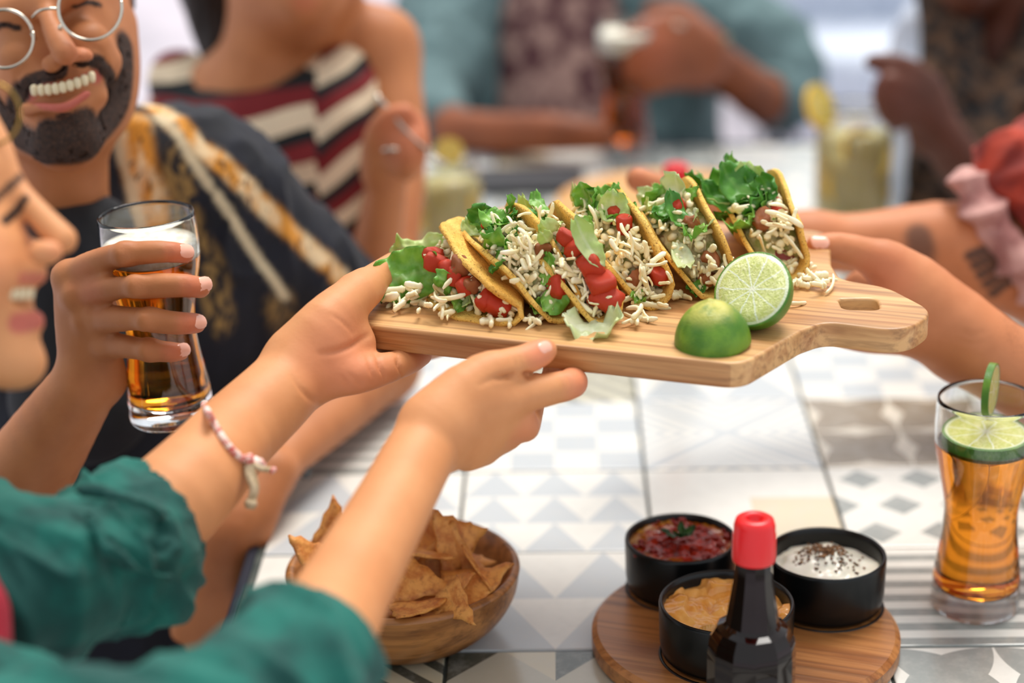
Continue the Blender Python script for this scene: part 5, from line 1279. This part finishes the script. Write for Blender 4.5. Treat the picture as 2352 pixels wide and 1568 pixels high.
B.chain([(2120, 740, 1.475, 60), (2050, 745, 1.49, 42), (1970, 740, 1.50, 34), (1900, 735, 1.52, 27)], k=.010)
B.chain([(2110, 720, 1.48, 56), (2040, 715, 1.51, 40), (1960, 705, 1.54, 32), (1890, 700, 1.57, 26)], k=.010)
# far arm, thumb over the far edge of the board
B.chain([(2660, 760, 1.82, 140), (2440, 640, 1.78, 136), (2300, 590, 1.76, 122), (2150, 560, 1.75, 98), (1980, 560, 1.74, 72), (1860, 555, 1.73, 64)], k=.03)
B.chain([(1860, 555, 1.73, 60), (1740, 545, 1.72, 58), (1640, 520, 1.70, 48)], k=.02)
B.chain([(1680, 500, 1.69, 44), (1600, 470, 1.65, 36), (1520, 435, 1.635, 33), (1466, 412, 1.63, 29)], k=.012)
for ch in ([(1650, 540, 1.71, 44), (1560, 545, 1.68, 32), (1480, 545, 1.64, 26)], [(1680, 560, 1.71, 44), (1600, 570, 1.68, 32), (1520, 570, 1.62, 26)], [(1720, 575, 1.71, 42), (1640, 590, 1.67, 31), (1560, 590, 1.61, 25)]): B.chain(ch, k=.010)
B.wchain([(P(2660, 760, 1.82), .055), ((.80, .62, .28), .06), ((.95, .45, .34), .07)], k=.03); B.wchain([(P(2760, 1060, 1.54), .048), ((.95, .12, .30), .06), ((.98, .30, .34), .07)], k=.03)
B.wchain([((.98, .36, .34), .08), ((.96, .36, .52), .06), ((.94, .35, .62), .085)], k=.04)
body = adopt(B.mesh('body', skinC), Cq); bvC = bvh_of(body)
creases(body, bvC, [([(1925, 545), (1930, 562), (1926, 580)], .0014, .0010), ([(1938, 543), (1944, 562), (1940, 584)], .0014, .0010), ([(1952, 543), (1958, 562), (1954, 586)], .0014, .0007), ([(2028, 650), (2010, 640), (1996, 630)], .0018, .0016), ([(2200, 760), (2230, 770), (2262, 762)], .002, .0010), ([(2196, 776), (2236, 790), (2270, 782)], .002, .0008)])
paint(body, 'blush', [(P(1878, 566, 1.42), .02, 1), (P(1470, 412, 1.6), .025, .9), (P(2030, 640, 1.44), .03, .5)])
nail(Cq, bvC, 1884, 552, (-14, 1), .0072, .0062)
lines = [([snap(bvC, 2226 + 13 * k, 588 + 22 * k, 0, 1.7)[0], snap(bvC, 2262 + 11 * k, 574 + 20 * k, 0, 1.7)[0], snap(bvC, 2312 + 8 * k, 566 + 18 * k, 0, 1.7)[0]], .0062, 1) for k in range(5)]
mask(body, 'ink', lines + [([P(2108, 545, 1.715), P(2122, 580, 1.708), P(2138, 630, 1.705)], .016, .8)])
mask(body, 'hair', [([P(2352, 760, 1.46), P(2500, 860, 1.48)], .03, .25)])
rust = clothmat('rust_red_cotton', srgb(178, 60, 36), srgb(120, 34, 24), 400); pink = clothmat('pale_pink_lining', srgb(206, 156, 146), srgb(150, 96, 90), 400)
L = Body(.004); L.chain([(2310, 385, 1.74, 76), (2390, 480, 1.75, 140), (2520, 560, 1.78, 180)], k=.02); L.chain([(2330, 345, 1.74, 48), (2420, 340, 1.78, 100)], k=.02)
L.chain([(2130, 540, 1.74, 128), (2400, 600, 1.77, 136)], k=.006, sub=True)
L.wchain([(P(2520, 560, 1.78), .075), ((.82, .60, .30), .085), ((.97, .42, .34), .11), ((.98, .34, .0), .16), ((.98, .34, -.17), .165)], k=.06); L.wchain([((.97, .36, .34), .11), ((.96, .14, .30), .085)], k=.05)
adopt(L.mesh('shirt', rust, None, 2, folds((.6, 0, .5), .008, 14, 26, 61)), Cq)
L = Body(.0025); L.chain([(2222, 412, 1.735, 30), (2256, 480, 1.715, 42), (2320, 570, 1.705, 44), (2400, 670, 1.72, 46)], k=.01)
adopt(L.mesh('cuff', pink, None, 2, folds((.4, 0, -.9), .009, 40, 16, 63)), Cq)
adopt(Body(.009).wchain([((1.0, .28, -.26), .12), ((.72, .28, -.24), .09), ((.70, .28, -.66), .06)], k=.05).wchain([((1.0, .48, -.26), .12), ((.72, .48, -.24), .09), ((.70, .48, -.66), .06)], k=.05).mesh('trousers', trous), Cq)
adopt(Body(.005).ell((.95, .35, .68), (.085, .085, .09), k=.02).mesh('hair', hairm, None, 1), Cq)
# ================================================================== things further down the table
g3 = beer_glass('beer_glass', 'glass of dark beer with thick white foam at the far table end', 'beer glasses', .135, .022); gq = onplane(1436, 350, 0); g3.location = gq; g3.scale = (1.05, 1.05, 1.1)
dark = beerm.copy(); dark.name = 'dark_beer'; dark.node_tree.nodes['Principled BSDF'].inputs['Base Color'].default_value = srgb(196, 92, 24)
for ch in g3.children:
    if ch.name.startswith('beer'): ch.data.materials[0] = dark
def copy_tree(o, parent=None):
    c = o.copy(); COL.objects.link(c); c.parent = parent
    for ch in o.children: copy_tree(ch, c)
    return c
b2o = copy_tree(bot); b2o.location = onplane(1553, 398, .172) * np.array([1, 1, 0]); b2o['label'] = 'sauce bottle further back, only its red cap showing above the tacos'
lemonm = limeface('lemon_flesh')
for n in lemonm.node_tree.nodes:
    if n.type == 'MIX':
        for i in (6, 7):
            c = n.inputs[i].default_value
            if not n.inputs[i].is_linked: n.inputs[i].default_value = (min(1, c[0] * 1.15), c[1] * .86, c[2] * .45, 1)
lemonrind = simple('lemon_rind', srgb(236, 186, 40), None, rough=.4)
waterm, _, wb = newmat('lemonade', Roughness=.02, IOR=1.33); wb.inputs['Transmission Weight'].default_value = .45; wb.inputs['Base Color'].default_value = srgb(250, 236, 170)
def jar(px, py, r, h, label, lemons, straw=None):
    c = onplane(px, py, 0); e = empty('drink_jar', c); tag(e, label, 'jar', 'jars of lemonade on the table')
    o = [(r * .92, .0), (r, .004), (r, h * .72), (r * .94, h * .82), (r * .84, h * .87), (r * .84, h * .93), (r * .86, h * .94), (r * .86, h * .96), (r * .84, h)]
    w = .0022; lathe('glass', [(0, 0)] + o + [(a - w, b) for a, b in o[::-1] if b > .004] + [(0, .005)], glassm, e, 48)
    lathe('lemonade', [(0, .0052), (r * .9, .0055), (r - w, .009), (r - w, h * .70), (r * .9 - w, h * .78), (0, h * .78)], waterm, e, 48)
    for (x, y, z, R, rx, rz) in lemons:
        s = empty('lemon_slice', (x, y, z)); s.parent = e; s.rotation_euler = (rx, 0, rz); s.scale = (R,) * 3
        lathe('flesh', [(0, -.09), (.95, -.09), (.95, .09), (0, .09)], lemonm, s, 32, 40); lathe('rind', [(.93, -.11), (1, -.1), (1, .1), (.93, .11)], lemonrind, s, 32, 40)
    return e
jar(1955, 500, .047, .145, 'tall jar of lemonade with lemon slices by the raised fist', [(-.012, -.028, .05, .026, 1.4, .2), (.014, -.026, .085, .027, 1.3, -.3), (.0, -.03, .10, .024, 1.5, .6), (-.044, 0, .143, .029, 1.2, .9), (.02, -.02, .04, .024, 1.3, .1)])
jar(1035, 560, .040, .110, 'short jar with lemon in front of the person in stripes', [(-.016, -.022, .045, .024, 1.4, .3), (.01, -.02, .06, .022, 1.4, -.4), (.002, 0, .115, .018, 1.35, .2)])
slate = simple('black_slate', srgb(22, 24, 32), None, rough=.5)
c = onplane(1205, 425, 0); bm = bmesh.new(); box_bm(bm, (0, 0, .006), (.16, .10, .012), .002)
o = bmobj('serving_slate', bm, slate); o.location = (c[0], c[1], .0003); tag(o, 'black slate tray lying beyond the serving board', 'tray')
c = onplane(1540, 470, .01); o = lathe('wooden_platter', [(0, 0), (.12, 0), (.142, .006), (.146, .016), (.141, .018), (.125, .011), (0, .010)], wood('beech_platter', srgb(222, 168, 104), srgb(196, 138, 76), srgb(140, 84, 40), (1, 0, 0), .06, 1, 1.0, .45), None, 80)
o.location = (c[0], c[1], .0003); tag(o, 'round light wooden platter behind the tacos', 'platter')
# ---- benches for the sitters
benchm = wood('bench_wood', srgb(120, 84, 56), srgb(90, 60, 38), srgb(50, 30, 20), (0, 1, 0), .09, 0)
for x, lab in ((-.62, 'long wooden bench on the left side of the table'), (1.06, 'long wooden bench on the right side of the table')):
    e = empty('bench', (x, .5, -.75)); tag(e, lab, 'bench')
    for k in range(4):
        bm = bmesh.new(); box_bm(bm, (-.15 + .1 * k, 0, .355), (.092, 2.0, .03), .003); bmobj('seat_slat', bm, benchm, e)
    for yy_ in (-.8, .8):
        for xx_ in (-.14, .14):
            bm = bmesh.new(); box_bm(bm, (xx_, yy_, .17), (.05, .05, .34), .003); bmobj('leg', bm, steel, e)
e = empty('chair', (.23, 1.95, -.75)); tag(e, 'chair at the far end of the table under the person in grey green', 'chair')
bm = bmesh.new(); box_bm(bm, (0, 0, .345), (.44, .42, .03), .004); bmobj('seat', bm, benchm, e)
for xx_ in (-.18, .18):
    for yy_ in (-.17, .17):
        bm = bmesh.new(); box_bm(bm, (xx_, yy_, .17), (.04, .04, .34), .003); bmobj('leg', bm, steel, e)
# ================================================================== background: wall, planters
plaster = simple('pale_plaster', srgb(226, 214, 222), srgb(206, 192, 204), 2, .9)
bm = bmesh.new(); box_bm(bm, (-4, 9.5, .6), (9, .2, 2.7)); tag(bmobj('wall_back', bm, plaster), kind='structure')
leafb = [leafmat('shrub_leaf_%d' % k, srgb(*a), srgb(*b_), srgb(120, 160, 90)) for k, (a, b_) in enumerate((((58, 98, 46), (36, 70, 34)), ((96, 130, 60), (60, 96, 44))))]
terra = simple('terracotta', srgb(176, 104, 76), srgb(150, 84, 60), 20, .85); potw = simple('white_pot', srgb(224, 224, 228), None, rough=.6)
def shrub(x, y, s, pot, mat, label, seed):
    rs = random.Random(seed); e = empty('potted_shrub', (x, y, -.75)); tag(e, label, 'plant', 'potted shrubs behind the table')
    lathe('pot', [(0, 0), (.15 * s, 0), (.17 * s, .02), (.22 * s, .34 * s), (.24 * s, .36 * s), (.24 * s, .40 * s), (.21 * s, .40 * s), (.20 * s, .34 * s), (0, .34 * s)], pot, e, 32)
    v, f = [], []
    for k in range(900):
        d = nrm([rs.gauss(0, 1), rs.gauss(0, 1), rs.gauss(0, 1)]); q = d * np.array([.38, .38, .42]) * s * rs.uniform(.55, 1) + np.array([0, 0, .78 * s]); a = nrm([rs.gauss(0, 1) for _ in range(3)]); b = nrm(np.cross(a, d)); L_ = rs.uniform(.03, .06) * s; b0 = len(v)
        v += [q, q + a * L_ + b * L_ * .35, q + a * L_ * 2 + d * .01, q + a * L_ - b * L_ * .35, q + a * L_ - d * .004]; f += [(b0, b0 + 1, b0 + 4), (b0 + 1, b0 + 2, b0 + 4), (b0 + 2, b0 + 3, b0 + 4), (b0 + 3, b0, b0 + 4)]
    o = pydata('foliage', v, f, mat, e); add_attr(o.data, 'rib', [0] * len(v)); tag(o, kind='stuff'); tube('stem', [(0, 0, .3 * s), (.01, 0, .55 * s), (0, 0, .8 * s)], .02 * s, benchm, e, 8)
shrub(1.05, 5.0, .95, terra, leafb[0], 'dark leafy shrub in a terracotta pot, upper right background', 1)
shrub(1.75, 5.6, 1.0, potw, leafb[1], 'lighter green shrub in a white pot, upper right background', 2)
shrub(.45, 6.2, 1.0, terra, leafb[0], 'shrub in a pot far behind the light blue sleeve', 3)
e = empty('lounge_chair', (.95, 3.9, -.75)); tag(e, 'white upholstered chair blurred in the upper right background', 'chair')
bm = bmesh.new(); box_bm(bm, (0, 0, .30), (.62, .6, .22), .05); bmobj('seat', bm, white, e, True)
bm = bmesh.new(); box_bm(bm, (0, .27, .58), (.62, .14, .55), .05); bmobj('backrest', bm, white, e, True)
for xx_ in (-.26, .26):
    for yy_ in (-.24, .24):
        bm = bmesh.new(); box_bm(bm, (xx_, yy_, .09), (.04, .04, .2), .004); bmobj('leg', bm, steel, e)
